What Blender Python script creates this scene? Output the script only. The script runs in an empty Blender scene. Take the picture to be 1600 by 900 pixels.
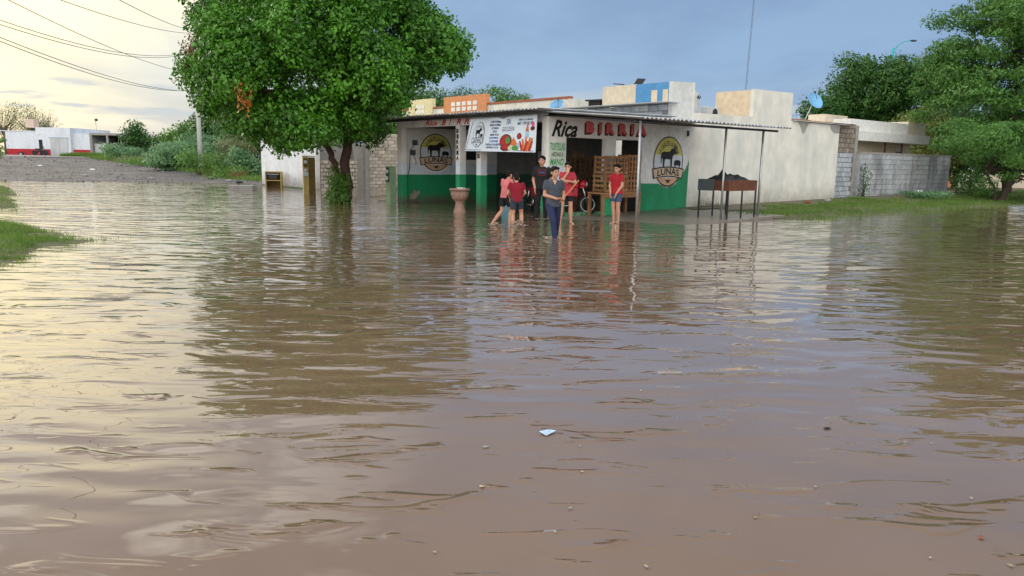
import bpy, math, random
import numpy as np
from mathutils import Vector, Matrix
random.seed(7)
scn = bpy.context.scene
COL = scn.collection
PI = math.pi
# ------------------------------------------------------------------ camera
PITCH = math.radians(9.776); ROLL = math.radians(0.95); EYE = 1.55
cd = bpy.data.cameras.new('camera'); cam = bpy.data.objects.new('camera', cd); COL.objects.link(cam)
cd.sensor_width = 36; cd.lens = 36 * 1155 / 1600; cd.clip_start = .05; cd.clip_end = 6000
cam.matrix_world = Matrix.Translation((0, 0, EYE)) @ Matrix.Rotation(math.radians(90) - PITCH, 4, 'X') @ Matrix.Rotation(ROLL, 4, 'Z')
scn.camera = cam
scn.view_settings.view_transform = 'Standard'; scn.view_settings.look = 'None'
scn.view_settings.exposure = .55; scn.view_settings.gamma = 1
scn.cycles.max_bounces = 6; scn.cycles.diffuse_bounces = 3; scn.cycles.glossy_bounces = 3
scn.cycles.transmission_bounces = 4; scn.cycles.transparent_max_bounces = 6
# ------------------------------------------------------------------ world
SUN_AZ = math.radians(-58); SUN_EL = math.radians(20)
sun_dir = Vector((math.sin(SUN_AZ) * math.cos(SUN_EL), math.cos(SUN_AZ) * math.cos(SUN_EL), math.sin(SUN_EL)))
world = bpy.data.worlds.new('World'); scn.world = world; world.use_nodes = True
nt = world.node_tree; N = nt.nodes; Lk = nt.links; N.clear()
def wn(t, **k):
    n = N.new(t)
    for a, b in k.items(): setattr(n, a, b)
    return n
def wmath(op, a, b=None, c=None, clamp=False):
    n = wn('ShaderNodeMath', operation=op, use_clamp=clamp)
    for i, v in enumerate((a, b, c)):
        if v is None: continue
        if isinstance(v, (int, float)): n.inputs[i].default_value = v
        else: Lk.new(v, n.inputs[i])
    return n.outputs[0]
def wramp(fac, stops):
    n = wn('ShaderNodeValToRGB'); e = n.color_ramp.elements
    while len(e) < len(stops): e.new(0.5)
    for q, (p, c) in zip(e, stops): q.position = p; q.color = (*c, 1)
    Lk.new(fac, n.inputs[0]); return n.outputs[0]
def wmix(f, a, b, mode='MIX'):
    n = wn('ShaderNodeMix', data_type='RGBA', blend_type=mode)
    for s, v in ((n.inputs[0], f), (n.inputs[6], a), (n.inputs[7], b)):
        if isinstance(v, (int, float)): s.default_value = v
        elif isinstance(v, tuple): s.default_value = (*v, 1)
        else: Lk.new(v, s)
    return n.outputs[2]
tc = wn('ShaderNodeTexCoord'); sep = wn('ShaderNodeSeparateXYZ'); Lk.new(tc.outputs['Generated'], sep.inputs[0])
sky = wn('ShaderNodeTexSky', sky_type='NISHITA', sun_disc=False); sky.sun_elevation = SUN_EL; sky.sun_rotation = SUN_AZ
sky.air_density = 1.2; sky.dust_density = 2.0
skyc = wmix(1.0, sky.outputs[0], (0.09, 0.09, 0.09), 'MULTIPLY')
# horizontal closeness to the sunset, 0..1
dot = wn('ShaderNodeVectorMath', operation='DOT_PRODUCT'); Lk.new(tc.outputs['Generated'], dot.inputs[0]); dot.inputs[1].default_value = sun_dir
zpos = wmath('MAXIMUM', sep.outputs[2], 0.0)
# cloud sheet coordinates: direction projected on a high plane, stretched
den = wmath('ADD', zpos, 0.12)
cx_ = wmath('DIVIDE', sep.outputs[0], den); cy_ = wmath('DIVIDE', sep.outputs[1], den)
comb = wn('ShaderNodeCombineXYZ'); Lk.new(cx_, comb.inputs[0]); Lk.new(cy_, comb.inputs[1])
def wnoise(scale, detail=5, rough=.55, mp=(1, 1, 1), loc=(0, 0, 0), src=None):
    m = wn('ShaderNodeMapping'); m.inputs['Scale'].default_value = mp; m.inputs['Location'].default_value = loc
    Lk.new(src or comb.outputs[0], m.inputs[0])
    n = wn('ShaderNodeTexNoise'); n.inputs['Scale'].default_value = scale; n.inputs['Detail'].default_value = detail
    n.inputs['Roughness'].default_value = rough; Lk.new(m.outputs[0], n.inputs['Vector']); return n.outputs[0]
n1 = wnoise(.55, 4, .5, (1, .6, 1))
warmf = wmath('ADD', dot.outputs['Value'], wmath('MULTIPLY', wmath('SUBTRACT', n1, .5), .16))
grey = wramp(sep.outputs[2], [(0.0, (.28, .39, .54)), (.12, (.20, .31, .485)), (.3, (.175, .265, .42)), (.6, (.33, .37, .44)), (1.0, (.58, .60, .64))])
glow = wramp(warmf, [(.64, (0, 0, 0)), (.80, (.5, .5, .5)), (.89, (1, 1, 1))])
warm = wramp(sep.outputs[2], [(0.0, (.84, .73, .50)), (.10, (.86, .78, .54)), (.20, (1.14, 1.00, .62)), (.29, (1.3, 1.2, .86)), (.40, (.46, .48, .52)), (.5, (.40, .43, .48)), (1.0, (.50, .52, .56))])
base = wmix(glow, grey, warm)
# bright streaks and grey patches of the cloud deck
n2 = wnoise(1.1, 6, .6, (1, .45, 1), (3, 1, 0))
str_ = wramp(n2, [(.40, (.86, .87, .90)), (.58, (1.07, 1.06, 1.03))])
base = wmix(.8, base, str_, 'MULTIPLY')
hi = wramp(sep.outputs[2], [(.24, (0, 0, 0)), (.5, (1, 1, 1))])
n4 = wnoise(3.2, 4, .5, (1, .6, 1), (7, 2, 0))
brk = wmix(1.0, wramp(n4, [(.50, (0, 0, 0)), (.60, (1, 1, 1))]), hi, 'MULTIPLY')
side = wramp(warmf, [(.66, (0, 0, 0)), (.84, (1, 1, 1))])
brk = wmix(1.0, brk, side, 'MULTIPLY')
base = wmix(brk, base, (1.5, 1.5, 1.35))
# low dark cloud streaks near the horizon
cb2 = wn('ShaderNodeCombineXYZ'); az = wmath('ARCTAN2', sep.outputs[0], sep.outputs[1])
Lk.new(az, cb2.inputs[0]); Lk.new(sep.outputs[2], cb2.inputs[1])
n3 = wnoise(5.0, 4, .55, (1.5, 11, 1), (1.3, .37, 0), cb2.outputs[0])
band = wramp(sep.outputs[2], [(.03, (0, 0, 0)), (.05, (1, 1, 1)), (.075, (1, 1, 1)), (.10, (0, 0, 0))])
st = wmix(1.0, wramp(n3, [(.54, (0, 0, 0)), (.62, (.95, .95, .95))]), band, 'MULTIPLY')
base = wmix(st, base, (.36, .42, .48))
# the brighter overcast behind the viewer that lights the house fronts
back = wramp(sep.outputs[1], [(.0, (1, 1, 1)), (1, (1, 1, 1))])
bk = wmath('MULTIPLY', wmath('MULTIPLY_ADD', sep.outputs[1], -1.6, 0.1, True), 1.0)
base = wmix(bk, base, (1.6, 1.57, 1.52))
fin = wmix(.88, skyc, base)
bg = wn('ShaderNodeBackground'); Lk.new(fin, bg.inputs[0]); bg.inputs[1].default_value = 1.0
out = wn('ShaderNodeOutputWorld'); Lk.new(bg.outputs[0], out.inputs[0])
# ------------------------------------------------------------------ sun
ld = bpy.data.lights.new('sun', 'SUN'); ld.energy = 1.0; ld.angle = math.radians(14); ld.color = (1, .9, .74)
sun = bpy.data.objects.new('sun', ld); COL.objects.link(sun)
sun.rotation_euler = sun_dir.to_track_quat('Z', 'Y').to_euler()
# ------------------------------------------------------------------ materials
def mat(name, col, rough=.8, var=.12, scale=6, bump=0.0, bscale=40, metal=0, spec=.4, stain=None, stain_scale=1.2, stain_amt=.5, coord='Object', island=0, world_stain=False, foot=False):
    m = bpy.data.materials.new(name); m.use_nodes = True; t = m.node_tree; ns = t.nodes; lk = t.links
    b = ns['Principled BSDF']; b.inputs['Roughness'].default_value = rough; b.inputs['Metallic'].default_value = metal
    b.inputs['Specular IOR Level'].default_value = spec
    tcn = ns.new('ShaderNodeTexCoord')
    nz = ns.new('ShaderNodeTexNoise'); nz.inputs['Scale'].default_value = scale; nz.inputs['Detail'].default_value = 5
    lk.new(tcn.outputs[coord], nz.inputs['Vector'])
    r = ns.new('ShaderNodeValToRGB'); r.color_ramp.elements[0].position = .3; r.color_ramp.elements[1].position = .7
    r.color_ramp.elements[0].color = (*[c * (1 - var) for c in col], 1); r.color_ramp.elements[1].color = (*[min(1, c * (1 + var)) for c in col], 1)
    lk.new(nz.outputs[0], r.inputs[0]); o = r.outputs[0]
    if stain:
        n2 = ns.new('ShaderNodeTexNoise'); n2.inputs['Scale'].default_value = stain_scale; n2.inputs['Detail'].default_value = 6
        n2.inputs['Roughness'].default_value = .65
        mp = ns.new('ShaderNodeMapping'); mp.inputs['Scale'].default_value = (1, 1, .35); mp.inputs['Location'].default_value = (3.3, 1.7, .4)
        gp_ = ns.new('ShaderNodeNewGeometry'); lk.new(gp_.outputs['Position'] if world_stain else tcn.outputs[coord], mp.inputs[0]); lk.new(mp.outputs[0], n2.inputs['Vector'])
        r2 = ns.new('ShaderNodeValToRGB'); r2.color_ramp.elements[0].position = .45; r2.color_ramp.elements[1].position = .68
        r2.color_ramp.elements[0].color = (0, 0, 0, 1); r2.color_ramp.elements[1].color = (stain_amt,) * 3 + (1,)
        lk.new(n2.outputs[0], r2.inputs[0])
        mx = ns.new('ShaderNodeMix'); mx.data_type = 'RGBA'; lk.new(r2.outputs[0], mx.inputs[0]); lk.new(o, mx.inputs[6]); mx.inputs[7].default_value = (*stain, 1)
        o = mx.outputs[2]
    if foot:
        gq = ns.new('ShaderNodeNewGeometry'); sq = ns.new('ShaderNodeSeparateXYZ'); lk.new(gq.outputs['Position'], sq.inputs[0]); n3 = ns.new('ShaderNodeTexNoise'); n3.inputs['Scale'].default_value = 2.2; n3.inputs['Detail'].default_value = 7; n3.inputs['Roughness'].default_value = .7; lk.new(gq.outputs['Position'], n3.inputs['Vector'])
        mz = ns.new('ShaderNodeMath'); mz.operation = 'MULTIPLY_ADD'; lk.new(n3.outputs[0], mz.inputs[0]); mz.inputs[1].default_value = -1.1; lk.new(sq.outputs[2], mz.inputs[2]); mq = ns.new('ShaderNodeMapRange'); lk.new(mz.outputs[0], mq.inputs[0]); mq.inputs[1].default_value = -.5; mq.inputs[2].default_value = .25; mq.inputs[3].default_value = .75; mq.inputs[4].default_value = 0
        mx3 = ns.new('ShaderNodeMix'); mx3.data_type = 'RGBA'; lk.new(mq.outputs[0], mx3.inputs[0]); lk.new(o, mx3.inputs[6]); mx3.inputs[7].default_value = (.26, .23, .18, 1); o = mx3.outputs[2]
    if island:
        g = ns.new('ShaderNodeObjectInfo'); mm = ns.new('ShaderNodeMapRange'); mm.inputs[3].default_value = 1 - island; mm.inputs[4].default_value = 1 + island
        lk.new(g.outputs['Random'], mm.inputs[0]); hs = ns.new('ShaderNodeHueSaturation'); lk.new(mm.outputs[0], hs.inputs['Value']); lk.new(o, hs.inputs['Color']); o = hs.outputs[0]
    lk.new(o, b.inputs['Base Color'])
    if bump:
        nb = ns.new('ShaderNodeTexNoise'); nb.inputs['Scale'].default_value = bscale; nb.inputs['Detail'].default_value = 4
        lk.new(tcn.outputs[coord], nb.inputs['Vector'])
        bp = ns.new('ShaderNodeBump'); bp.inputs['Strength'].default_value = bump; bp.inputs['Distance'].default_value = .02
        lk.new(nb.outputs[0], bp.inputs['Height']); lk.new(bp.outputs[0], b.inputs['Normal'])
    return m
def leafmat(name, c1, c2, rough=.45, trans=.25):
    m = bpy.data.materials.new(name); m.use_nodes = True; t = m.node_tree; ns = t.nodes; lk = t.links
    b = ns['Principled BSDF']; b.inputs['Roughness'].default_value = rough; b.inputs['Specular IOR Level'].default_value = .35
    g = ns.new('ShaderNodeNewGeometry'); r = ns.new('ShaderNodeValToRGB')
    r.color_ramp.elements[0].color = (*c1, 1); r.color_ramp.elements[1].color = (*c2, 1)
    tcn = ns.new('ShaderNodeTexCoord'); nz = ns.new('ShaderNodeTexNoise'); nz.inputs['Scale'].default_value = .9; nz.inputs['Detail'].default_value = 3
    lk.new(tcn.outputs['Object'], nz.inputs['Vector'])
    ma = ns.new('ShaderNodeMath'); ma.operation = 'MULTIPLY_ADD'; lk.new(nz.outputs[0], ma.inputs[0]); ma.inputs[1].default_value = 1.6; ma.inputs[2].default_value = -.55
    mb = ns.new('ShaderNodeMath'); mb.operation = 'MULTIPLY_ADD'; lk.new(g.outputs['Random Per Island'], mb.inputs[0]); mb.inputs[1].default_value = .55; lk.new(ma.outputs[0], mb.inputs[2])
    lk.new(mb.outputs[0], r.inputs[0]); lk.new(r.outputs[0], b.inputs['Base Color'])
    tr = ns.new('ShaderNodeBsdfTranslucent'); hs = ns.new('ShaderNodeHueSaturation'); hs.inputs['Value'].default_value = 1.6; lk.new(r.outputs[0], hs.inputs['Color']); lk.new(hs.outputs[0], tr.inputs[0])
    mx = ns.new('ShaderNodeMixShader'); mx.inputs[0].default_value = trans; lk.new(b.outputs[0], mx.inputs[1]); lk.new(tr.outputs[0], mx.inputs[2])
    lk.new(mx.outputs[0], ns['Material Output'].inputs[0]); return m
M = {}
M['white'] = mat('white_paint', (.77, .77, .75), stain=(.42, .40, .37), stain_amt=.45, bump=.3, foot=True)
M['white_blue'] = mat('bluish_white_paint', (.66, .70, .76), stain=(.45, .46, .47), stain_amt=.4, bump=.3, foot=True)
M['cream'] = mat('cream_render', (.72, .70, .63), stain=(.52, .55, .51), stain_amt=.95, stain_scale=1.1, bump=.6, bscale=60, var=.10, scale=2, foot=True)
M['cream_grey'] = mat('grey_cream_render', (.58, .59, .56), stain=(.42, .43, .42), stain_amt=.6, bump=.4, foot=True)
M['ochre'] = mat('ochre_paint', (.68, .56, .40), stain=(.45, .37, .26), stain_amt=.4, bump=.3)
M['pale_yellow'] = mat('pale_yellow_paint', (.68, .62, .36), stain=(.5, .45, .3), stain_amt=.4, bump=.3)
M['beige'] = mat('beige_paint', (.62, .54, .42), stain=(.42, .37, .3), stain_amt=.4, bump=.3)
M['blue'] = mat('blue_paint', (.07, .25, .50), stain=(.12, .25, .4), stain_amt=.4, bump=.2)
M['orange'] = mat('orange_paint', (.60, .25, .10), stain=(.45, .2, .1), stain_amt=.4, bump=.2)
M['terracotta'] = mat('terracotta', (.32, .10, .05))
M['green'] = mat('green_paint', (.012, .28, .115), stain=(.02, .13, .06), stain_amt=.6, rough=.6, bump=.2)
M['dkgreen'] = mat('weathered_green_paint', (.06, .12, .06), stain=(.12, .13, .09), rough=.8)
M['red_dado'] = mat('red_paint', (.42, .02, .03), stain=(.25, .03, .03))
M['red_letter'] = mat('red_letter_paint', (.50, .02, .03), var=.2, scale=20)
M['pink_letter'] = mat('faded_red_paint', (.62, .14, .14), var=.2, scale=20)
M['black'] = mat('black_paint', (.012, .012, .012), rough=.6)
M['greenletter'] = mat('green_letter_paint', (.05, .30, .12), var=.2)
M['palegreen'] = mat('pale_green_board', (.55, .66, .52), stain=(.45, .5, .42))
M['logo_yellow'] = mat('logo_yellow', (.62, .56, .16)); M['logo_blue'] = mat('logo_blue_white', (.62, .67, .74)); M['logo_tan'] = mat('logo_tan', (.60, .46, .32)); M['logo_orange'] = mat('logo_orange', (.62, .38, .24)); M['logo_purewhite'] = mat('logo_white', (.74, .74, .72))
M['concrete'] = mat('concrete', (.30, .29, .27), stain=(.16, .15, .14), bump=.5, bscale=30)
M['wet_concrete'] = mat('wet_concrete', (.23, .20, .17), rough=.34, stain=(.09, .075, .06), bump=.15, bscale=20, spec=.5)
M['mortar'] = mat('mortar', (.26, .24, .21), bump=.6)
M['block'] = mat('tan_block', (.50, .44, .37), bump=.7, bscale=50, stain=(.34, .30, .26), stain_scale=2, island=.22, world_stain=True)
M['block_grey'] = mat('grey_block', (.38, .40, .42), bump=.7, bscale=50, stain=(.10, .10, .10), stain_scale=1.3, stain_amt=.85, island=.12, world_stain=True)
M['block_brown'] = mat('brown_block', (.25, .21, .17), bump=.7, bscale=50, stain=(.1, .09, .07), stain_scale=3, island=.25)
M['block_blue'] = mat('bluish_block', (.30, .33, .37), bump=.7, bscale=50, stain=(.44, .46, .48), stain_scale=2, stain_amt=.5, island=.2)
M['metal'] = mat('galvanised_steel', (.42, .44, .46), rough=.38, metal=.75, stain=(.25, .24, .23), stain_amt=.4)
M['zinc'] = mat('zinc_sheet', (.62, .64, .66), rough=.42, metal=.55, stain=(.32, .28, .24), stain_amt=.5, stain_scale=2)
M['dark_metal'] = mat('dark_steel', (.035, .035, .04), rough=.5, metal=.3)
M['steel_grey'] = mat('grey_painted_steel', (.06, .08, .09), rough=.4)
M['rust'] = mat('rusty_steel', (.13, .045, .022), rough=.75, stain=(.05, .022, .015), stain_scale=6, bump=.4, var=.3)
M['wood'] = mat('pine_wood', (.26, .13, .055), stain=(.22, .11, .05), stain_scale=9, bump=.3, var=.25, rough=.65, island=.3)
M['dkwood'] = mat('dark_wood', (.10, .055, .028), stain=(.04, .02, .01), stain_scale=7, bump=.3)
M['interior'] = mat('shade_darkened_plaster', (.12, .12, .115), stain=(.07, .065, .06))  # interior grey has the shade of the room mixed into its colour
M['dkinner'] = mat('shade_darkened_green', (.010, .05, .028)); M['dkinner2'] = mat('shade_darkened_ceiling', (.035, .033, .03)); M['mast_grey'] = mat('dull_mast_steel', (.05, .055, .06)); M['mortar_dark'] = mat('dark_mortar', (.13, .125, .12), bump=.5)  # dkinner and dkinner2: wall green and ceiling darkened to paint in room shade
M['tarp'] = mat('black_tarp', (.02, .022, .024), rough=.45, bump=.4, bscale=8)
M['banner'] = mat('white_vinyl', (.70, .78, .86), rough=.35, var=.03, scale=2)
M['navyprint'] = mat('navy_print', (.04, .06, .16)); M['blueprint_'] = mat('blue_print', (.07, .14, .42)); M['redprint'] = mat('red_print', (.42, .03, .03)); M['brownprint'] = mat('brown_print', (.12, .03, .02)); M['orangeprint'] = mat('orange_print', (.65, .17, .05), var=.4, scale=30); M['greenprint'] = mat('green_print', (.08, .28, .06), var=.4, scale=30); M['limeprint'] = mat('lime_print', (.55, .62, .35)); M['pinkprint'] = mat('pink_print', (.70, .10, .25)); M['greyprint'] = mat('grey_print', (.30, .35, .42)); M['cyanprint'] = mat('sky_print', (.35, .58, .72))
M['stone'] = mat('pinkish_cast_stone', (.32, .20, .15), stain=(.18, .11, .085), bump=.6, stain_scale=6)
M['pebble'] = mat('white_pebble', (.62, .60, .56))
M['palegreenbox'] = mat('pale_green_metal', (.24, .36, .22), stain=(.17, .24, .15)); M['boxdark'] = mat('dark_green_metal', (.02, .06, .035))
M['glass'] = mat('meter_glass', (.5, .55, .55), rough=.1)
M['yellow'] = mat('yellow_board', (.46, .36, .13), stain=(.28, .21, .09)); M['brownboard'] = mat('brown_board', (.13, .085, .02), stain=(.06, .04, .01))
M['tank'] = mat('pale_grey_plastic', (.48, .50, .51), rough=.45, stain=(.36, .37, .37)); M['beigetank'] = mat('beige_plastic', (.55, .42, .34))
M['dish'] = mat('blue_dish_paint', (.16, .40, .66), rough=.45); M['dishwhite'] = mat('dish_mark', (.6, .68, .75))
M['turq'] = mat('turquoise_paint', (.02, .38, .40), rough=.45)
M['bark'] = mat('brown_bark', (.085, .045, .032), stain=(.045, .026, .02), stain_scale=6, bump=1.0, bscale=25); M['bark2'] = mat('dark_bark', (.055, .04, .03), bump=.9, bscale=20); M['greybark'] = mat('dry_grey_twig', (.12, .10, .08))
M['skin'] = mat('skin', (.50, .27, .18), rough=.5, var=.05, spec=.3); M['hair'] = mat('black_hair', (.010, .008, .007), rough=.8, spec=.2, bump=.6, bscale=90); M['eye'] = mat('dark_eye', (.02, .014, .01), rough=.2); M['lip'] = mat('lip', (.36, .13, .10)); M['brow'] = mat('eyebrow', (.03, .02, .015))
M['charcoal'] = mat('charcoal_cotton', (.055, .065, .085), rough=.9, bump=1.0, bscale=11); M['navy'] = mat('navy_cotton', (.018, .026, .075), rough=.9, bump=1.0, bscale=11); M['blackcloth'] = mat('black_cotton', (.012, .012, .015), rough=.9, bump=1.0, bscale=11); M['redcloth'] = mat('red_cotton', (.36, .012, .022), rough=.9, bump=1.0, bscale=11); M['maroon'] = mat('dark_red_cotton', (.22, .006, .020), rough=.9, bump=1.0, bscale=11); M['coral'] = mat('coral_red_cotton', (.38, .03, .045), rough=.9, bump=1.0, bscale=11); M['pinkcloth'] = mat('pink_cotton', (.55, .16, .16), rough=.9, bump=1.0, bscale=11); M['denim'] = mat('blue_denim', (.05, .09, .18), rough=.9, var=.5, scale=30, bump=.5); M['darkshort'] = mat('dark_slate_cloth', (.03, .038, .055), rough=.8, bump=.5, bscale=25); M['whitecloth'] = mat('white_cotton', (.7, .7, .68)); M['sandal'] = mat('navy_rubber', (.02, .025, .09), rough=.6)
M['moto_red'] = mat('red_enamel', (.42, .012, .03), rough=.25); M['rubber'] = mat('black_rubber', (.015, .015, .015), rough=.7); M['chrome'] = mat('chrome', (.5, .5, .52), rough=.2, metal=1); M['stick'] = mat('orange_brown_stick', (.50, .20, .07))
M['plastic_blue'] = mat('light_blue_plastic', (.16, .42, .55), rough=.4); M['foam'] = mat('muddy_foam', (.36, .28, .23), rough=.3, var=.2); M['gravel'] = mat('gravel', (.12, .115, .115), bump=.8)
M['cable'] = mat('black_cable', (.03, .03, .03)); M['brickred'] = mat('broken_brick', (.25, .08, .04)); M['trash_white'] = mat('white_plastic', (.66, .68, .70), rough=.4)
M['leaf_main'] = leafmat('bright_green_leaf', (.010, .050, .004), (.095, .29, .016), trans=.14); M['leaf_dead'] = leafmat('orange_dead_leaf', (.34, .12, .02), (.50, .22, .05))
M['leaf_dark'] = leafmat('dark_green_leaf', (.014, .055, .012), (.060, .17, .028), trans=.18); M['leaf_right'] = leafmat('fresh_green_leaf', (.016, .062, .014), (.075, .19, .028), trans=.18); M['leaf_yellowish'] = leafmat('yellowish_green_leaf', (.10, .15, .03), (.22, .25, .06))
M['leaf_teal'] = leafmat('blue_green_leaf', (.045, .135, .045), (.20, .36, .17)); M['leaf_bush'] = leafmat('light_bush_leaf', (.05, .14, .02), (.15, .30, .05)); M['leaf_olive'] = leafmat('olive_leaf', (.09, .13, .05), (.20, .22, .10)); M['leaf_redbrown'] = leafmat('reddish_dry_leaf', (.16, .06, .03), (.26, .13, .07))
M['grass'] = leafmat('grass_blade', (.06, .135, .018), (.18, .28, .055)); M['leaf_fresh'] = leafmat('light_feathery_leaf', (.03, .10, .018), (.115, .26, .045), trans=.2); M['deadleaf_float'] = mat('pale_floating_leaf', (.34, .30, .20), var=.4, scale=3, island=.3)
# ------------------------------------------------------------------ mesh builder
def link(o, parent=None):
    COL.objects.link(o)
    if parent is not None: o.parent = parent
    return o
class MB:
    def __init__(s): s.v = []; s.f = []; s.m = []; s.mats = []; s.sm = []
    def mi(s, m):
        m = M[m] if isinstance(m, str) else m
        if m not in s.mats: s.mats.append(m)
        return s.mats.index(m)
    def add(s, vs, fs, m, smooth=False):
        k = len(s.v); s.v += [tuple(v) for v in vs]; i = s.mi(m)
        for f in fs: s.f.append(tuple(a + k for a in f)); s.m.append(i); s.sm.append(smooth)
        return s
    def box(s, x0, x1, y0, y1, z0, z1, m, R=None):
        vs = [(x, y, z) for z in (z0, z1) for y in (y0, y1) for x in (x0, x1)]
        if R is not None: vs = [tuple(R @ Vector(v)) for v in vs]
        return s.add(vs, [(0, 2, 3, 1), (4, 5, 7, 6), (0, 1, 5, 4), (2, 6, 7, 3), (0, 4, 6, 2), (1, 3, 7, 5)], m)
    def bev(s, x0, x1, y0, y1, z0, z1, m, b=.01, R=None):
        # box with chamfered vertical and top edges (12 to 16 faces)
        def ring(z, i): return [(x0 + i + b, y0 + i, z), (x1 - i - b, y0 + i, z), (x1 - i, y0 + i + b, z), (x1 - i, y1 - i - b, z), (x1 - i - b, y1 - i, z), (x0 + i + b, y1 - i, z), (x0 + i, y1 - i - b, z), (x0 + i, y0 + i + b, z)]
        vs = ring(z0, b) + ring(z0 + b, 0) + ring(z1 - b, 0) + ring(z1, b)
        if R is not None: vs = [tuple(R @ Vector(v)) for v in vs]
        fs = [tuple(range(7, -1, -1)), tuple(range(24, 32))]
        for r in range(3): fs += [(r * 8 + i, r * 8 + (i + 1) % 8, (r + 1) * 8 + (i + 1) % 8, (r + 1) * 8 + i) for i in range(8)]
        return s.add(vs, fs, m)
    def tube(s, pts, rad, m, n=8, cap=True, sx=1.0, smooth=True):
        pts = [Vector(p) for p in pts]; rad = rad if isinstance(rad, (list, tuple)) else [rad] * len(pts)
        vs = []; prev = None
        for i, p in enumerate(pts):
            d = (pts[min(i + 1, len(pts) - 1)] - pts[max(i - 1, 0)]).normalized()
            a = prev - d * prev.dot(d) if prev is not None else (Vector((0, 0, 1)).cross(d) if abs(d.z) < .9 else Vector((1, 0, 0)).cross(d))
            a.normalize(); prev = a; b = d.cross(a)
            vs += [p + (a * math.cos(t) * sx + b * math.sin(t)) * rad[i] for t in [2 * PI * k / n for k in range(n)]]
        fs = [(r * n + k, r * n + (k + 1) % n, (r + 1) * n + (k + 1) % n, (r + 1) * n + k) for r in range(len(pts) - 1) for k in range(n)]
        s.add(vs, fs, m, smooth)
        if cap:
            k = len(s.v) - len(vs); i = s.mi(m)
            s.f.append(tuple(k + n - 1 - j for j in range(n))); s.m.append(i); s.sm.append(False)
            s.f.append(tuple(k + (len(pts) - 1) * n + j for j in range(n))); s.m.append(i); s.sm.append(False)
        return s
    def lathe(s, prof, m, c=(0, 0, 0), n=24, smooth=True, rib=0, nrib=0):
        vs = []
        for r, z in prof:
            for k in range(n):
                t = 2 * PI * k / n; rr = r * (1 + rib * (math.cos(nrib * t))) if rib else r
                vs.append((c[0] + rr * math.cos(t), c[1] + rr * math.sin(t), c[2] + z))
        fs = [(r * n + k, r * n + (k + 1) % n, (r + 1) * n + (k + 1) % n, (r + 1) * n + k) for r in range(len(prof) - 1) for k in range(n)]
        fs += [tuple(range(n - 1, -1, -1)), tuple((len(prof) - 1) * n + k for k in range(n))]
        return s.add(vs, fs, m, smooth)
    def ell(s, c, r, m, n=12, k=8, R=None):
        vs = []
        for i in range(k + 1):
            ph = PI * i / k
            for j in range(n):
                t = 2 * PI * j / n; v = Vector((r[0] * math.sin(ph) * math.cos(t), r[1] * math.sin(ph) * math.sin(t), r[2] * math.cos(ph)))
                if R is not None: v = R @ v
                vs.append(tuple(v + Vector(c)))
        fs = [(i * n + j, (i + 1) * n + j, (i + 1) * n + (j + 1) % n, i * n + (j + 1) % n) for i in range(k) for j in range(n)]
        return s.add(vs, fs, m, True)
    def mesh(s, name):
        me = bpy.data.meshes.new(name); me.from_pydata(s.v, [], s.f)
        for m in s.mats: me.materials.append(m)
        me.polygons.foreach_set('material_index', s.m); me.polygons.foreach_set('use_smooth', s.sm); me.update(); return me
    def build(s, name, parent=None, loc=(0, 0, 0)):
        o = bpy.data.objects.new(name, s.mesh(name)); o.location = loc; return link(o, parent)
def tag(o, label=None, cat=None, group=None, kind=None):
    for k, v in (('label', label), ('category', cat), ('group', group), ('kind', kind)):
        if v: o[k] = v
    return o
def empty(name, loc=(0, 0, 0), rz=0, label=None, cat=None, group=None):
    o = bpy.data.objects.new(name, None); o.location = loc; o.rotation_euler = (0, 0, rz); o.empty_display_size = .3
    link(o); return tag(o, label, cat, group)
def copy_tree(o, parent=None):
    c = o.copy(); COL.objects.link(c); c.parent = parent
    for ch in KIDS(o): copy_tree(ch, c)
    return c
def KIDS(o): return [c for c in COL.objects if c.parent is o]
# building frame: origin at the shop's street corner, u along the right-hand front, v along the left-hand front
C0 = Vector((.9131, 20.6482, 0)); ANG = math.radians(39.3796)
U = Vector((math.cos(ANG), math.sin(ANG), 0)); V = Vector((-math.sin(ANG), math.cos(ANG), 0))
def W(u, v, z=0): return C0 + U * u + V * v + Vector((0, 0, z))
# ------------------------------------------------------------------ lettering
_tc = {}
def text_geo(s, bold=0.0, shear=0.0, space=1.0):
    key = (s, bold, shear, space)
    if key not in _tc:
        c = bpy.data.curves.new('t', 'FONT'); c.body = s; c.size = 1; c.offset = bold; c.shear = shear; c.space_character = space; c.resolution_u = 3
        c.align_x = 'LEFT'; o = bpy.data.objects.new('t', c); COL.objects.link(o)
        dg = bpy.context.evaluated_depsgraph_get(); me = bpy.data.meshes.new_from_object(o.evaluated_get(dg))
        vs = [(v.co.x, v.co.y) for v in me.vertices]; fs = [tuple(p.vertices) for p in me.polygons]
        bpy.data.objects.remove(o); bpy.data.curves.remove(c); bpy.data.meshes.remove(me)
        x0 = min(v[0] for v in vs); x1 = max(v[0] for v in vs); y0 = min(v[1] for v in vs); y1 = max(v[1] for v in vs)
        _tc[key] = ([((a - x0) / (x1 - x0), (b - y0) / (y1 - y0)) for a, b in vs], fs, (x1 - x0) / (y1 - y0))
    return _tc[key]
def put_text(mb, s, fn, x0, x1, y0, y1, m, lift=0, bold=0, shear=0, space=1.0):
    vs, fs, _ = text_geo(s, bold, shear, space)
    mb.add([fn(x0 + a * (x1 - x0), y0 + b * (y1 - y0), lift) for a, b in vs], fs, m)
def poly(mb, fn, pts, m, lift=0): mb.add([fn(a, b, lift) for a, b in pts], [tuple(range(len(pts)))], m)
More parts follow.
